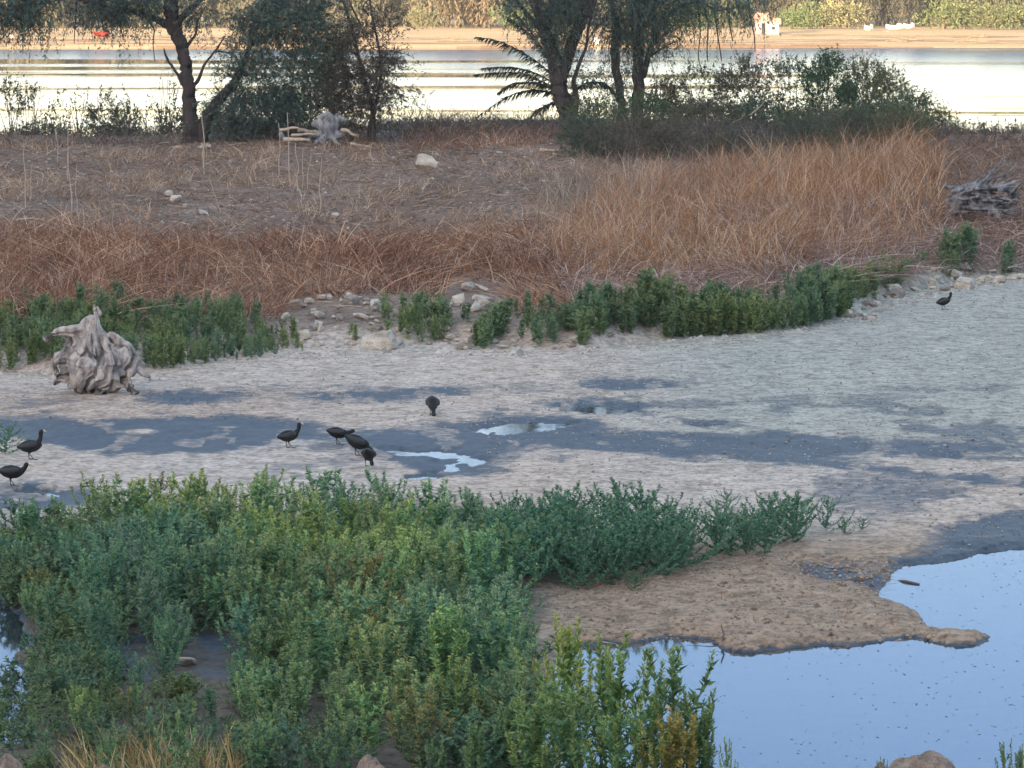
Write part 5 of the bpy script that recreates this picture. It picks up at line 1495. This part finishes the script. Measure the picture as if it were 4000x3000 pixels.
# snags and dark weed lines on the far bank
for u0, u1, v, lab in ((3460, 3560, 170, 'dark drift line of branches on the far sand right of the bushes'), (3730, 3900, 172, 'long dark drift branch at the far water edge on the right'), (3780, 3870, 146, 'thin dark branch lying on the upper far sand'), (1700, 1850, 165, 'dark drift branch on the far sand in the middle gap'), (3500, 3610, 160, 'second dark branch on the far sand above the drift line')):
    y = 438 + (185 - v) * .9
    a = at_y(u0, v, y); b = at_y(u1, v, y); a[2] = hz(a[0], y) + .1; b[2] = hz(b[0], y) + .1
    pp, r = smooth_path([a, (2 * a + b) / 3 + [0, .3, .12], (a + 2 * b) / 3 + [0, -.3, .02], b], [.10, .14, .10, .04], 5)
    mb = MB(); tube(mb, pp - a, r, 6, .5); 
    for k in range(5):
        q = pp[rf.randint(3, len(pp) - 3)] - a; tube(mb, [q, q + [rf.uniform(-.6, .6), 0, .3], q + [rf.uniform(-.9, .9), 0, .45]], [.05, .035, .02], 5, .5)
    o = mb.build('drift_branch', FARBARK); o.location = tuple(a); tag(o, lab, 'branch')

# ------------------------------------------------------------------ coots
def feather_mat():
    m, n, p, out = newmat('dark_feathers')
    g = noise(n, 60, 3)
    n.links.new(ramp(n, g, [(0.3, (.006, .007, .010)), (0.7, (.018, .020, .027))]), p.inputs['Base Color'])
    p.inputs['Roughness'].default_value = .6
    return m
FEATHER = feather_mat()
WINGM = simple_mat('slate_wing', (.040, .046, .058), .6)
BEAK = simple_mat('pale_beak', (.62, .58, .52), .4)
LEGM = simple_mat('green_grey_leg', (.10, .11, .09), .6)
EYE = simple_mat('red_eye', (.12, .01, .01), .2)
def coot(u, v, label, heading=0.0, pitch=0.0, neck='up', scale=1.0, legs=True, lift=0.0, g=None):
    P = ground_at(u, v)
    e = empty('coot', (P[0], P[1], P[2]), heading); e.scale = (scale,) * 3
    tag(e, label, 'bird', 'dark coots feeding on the mud')
    hip = np.array([-.01, 0, .175])
    cq, sq = math.cos(pitch), math.sin(pitch)
    def rot(p):
        p = np.array(p, float) - hip
        return np.array([p[0] * cq + p[2] * sq, p[1], -p[0] * sq + p[2] * cq]) + hip
    neckp = {'up': [(.115, 0, .205), (.150, 0, .262), (.155, 0, .318), (.170, 0, .338)],
             'tall': [(.105, 0, .215), (.130, 0, .275), (.135, 0, .350), (.155, 0, .372)],
             'low': [(.125, 0, .195), (.175, 0, .205), (.215, 0, .222), (.240, 0, .222)],
             'peck': [(.135, 0, .165), (.180, 0, .120), (.215, 0, .070), (.228, 0, .048)],
             'crouch': [(.120, 0, .200), (.155, 0, .235), (.170, 0, .268), (.188, 0, .275)]}[neck]
    body = [(-.185, 0, .185), (-.150, 0, .188), (-.10, 0, .185), (-.03, 0, .180), (.045, 0, .178), (.095, 0, .188)]
    pts = [rot(q) for q in body] + [rot(neckp[0])] + [np.array(q) + (rot(neckp[0]) - np.array(neckp[0])) * .8 for q in neckp[1:]]
    rad = [.012, .036, .068, .088, .078, .058, .040, .029, .031, .024]
    p, r = smooth_path(pts, rad, 5)
    mb = MB(); tube(mb, p, r, 14)
    mb2 = None
    legpts = []
    if legs:
        for sgn, fx in ((-1, .035), (1, -.03)):
            a = rot((-.01, sgn * .035, .125)); k = np.array([-.03 + fx * .2, sgn * .038, .085]); f = np.array([fx, sgn * .04, .006])
            lp, lr = smooth_path([a, (a + k) / 2, k, (k + f) / 2, f], [.030, .018, .0085, .007, .007], 3)
            tube(mb, lp, lr, 8); legpts.append((f, sgn))
            for ta in (-.45, 0, .45):
                q = f + np.array([.062 * math.cos(ta), .062 * math.sin(ta), -.002])
                tube(mb, [f, (f + q) / 2, q], [.0065, .008, .004], 6)
    o = voxel(mb, 'body', .0052, None, e, smooth_it=2)
    me = o.data; me.materials.append(FEATHER); me.materials.append(LEGM)
    for poly in me.polygons:
        c = poly.center
        if c.z < .085 and abs(c.x) < .14 and neck != 'peck': poly.material_index = 1
        elif c.z < .085 and neck == 'peck' and c.x < .11: poly.material_index = 1
    # folded wings
    for sgn in (-1, 1):
        wb = MB()
        wp = [rot(q) for q in ((.075, sgn * .050, .205), (.03, sgn * .074, .205), (-.04, sgn * .078, .200), (-.105, sgn * .052, .200), (-.160, sgn * .020, .200))]
        wp, wr = smooth_path(wp, [.022, .040, .038, .026, .008], 4)
        tube(wb, wp, wr, 10); w = wb.build('wing', WINGM, e, smooth=True)
    hd = p[-1]; T = unit(p[-1] - p[-3])
    if neck in ('up', 'tall', 'crouch', 'low'): T = np.array([1, 0, -.18])
    bb = MB(); tube(bb, [hd + T * .014 + [0, 0, .010], hd + T * .026 + [0, 0, .004], hd + T * .044, hd + T * .062 - [0, 0, .004]], [.008, .013, .009, .002], 8); bb.build('beak', BEAK, e, smooth=True)
    for sgn in (-1, 1):
        eb = MB(); q = hd + np.array([.004, sgn * .024, .008]); tube(eb, [q - [0, sgn * .004, 0], q, q + [0, sgn * .003, 0]], [.003, .0042, .002], 6); eb.build('eye', EYE, e, smooth=True)
    return e
coot(122, 1793, 'coot standing tall with neck raised beside the wet channel on the left', 0.1, -.12, 'tall', 1.02)
coot(50, 1912, 'crouching coot in shallow water at the left edge of the flat', 0.05, .02, 'crouch', 1.02)
coot(1130, 1752, 'coot standing with head raised just above the weed tips', .35, -.15, 'up', .95)
coot(1322, 1738, 'coot with tail raised and head level, rear one of the close pair', 0.0, .16, 'low', .92)
coot(1398, 1782, 'coot stretching down to feed, front one of the close pair', 0.0, .42, 'peck', 1.08)
coot(1440, 1828, 'coot seen from behind at the weed tips under the feeding one', 1.35, .5, 'peck', .88)
coot(1690, 1622, 'lone coot facing the viewer in the middle of the mud flat', -1.45, .55, 'peck', .95)
coot(3688, 1213, 'distant coot standing by the stones at the right edge of the flat', 0.25, -.25, 'up', .92)
# ------------------------------------------------------------------ evening air between here and the far wood
def haze():
    me = bpy.data.meshes.new('haze')
    x, y0, y1, z0, z1 = 1550, -960, 900, -8, 90
    x = 1550
    V = [(-x, y0, z0), (x, y0, z0), (x, y1, z0), (-x, y1, z0), (-x, y0, z1), (x, y0, z1), (x, y1, z1), (-x, y1, z1)]
    me.from_pydata(V, [], [(0, 3, 2, 1), (4, 5, 6, 7), (0, 1, 5, 4), (1, 2, 6, 5), (2, 3, 7, 6), (3, 0, 4, 7)])
    m = bpy.data.materials.new('haze'); m.use_nodes = True; n = m.node_tree; n.nodes.clear()
    v = n.nodes.new('ShaderNodeVolumePrincipled'); v.inputs['Density'].default_value = .00018; v.inputs['Color'].default_value = (.95, .93, .9, 1)
    o = n.nodes.new('ShaderNodeOutputMaterial'); n.links.new(v.outputs[0], o.inputs['Volume'])
    me.materials.append(m)
    ob = bpy.data.objects.new('haze', me); C.objects.link(ob); tag(ob, kind='stuff', label='thin pale evening haze over the lake', cat='haze')
haze()
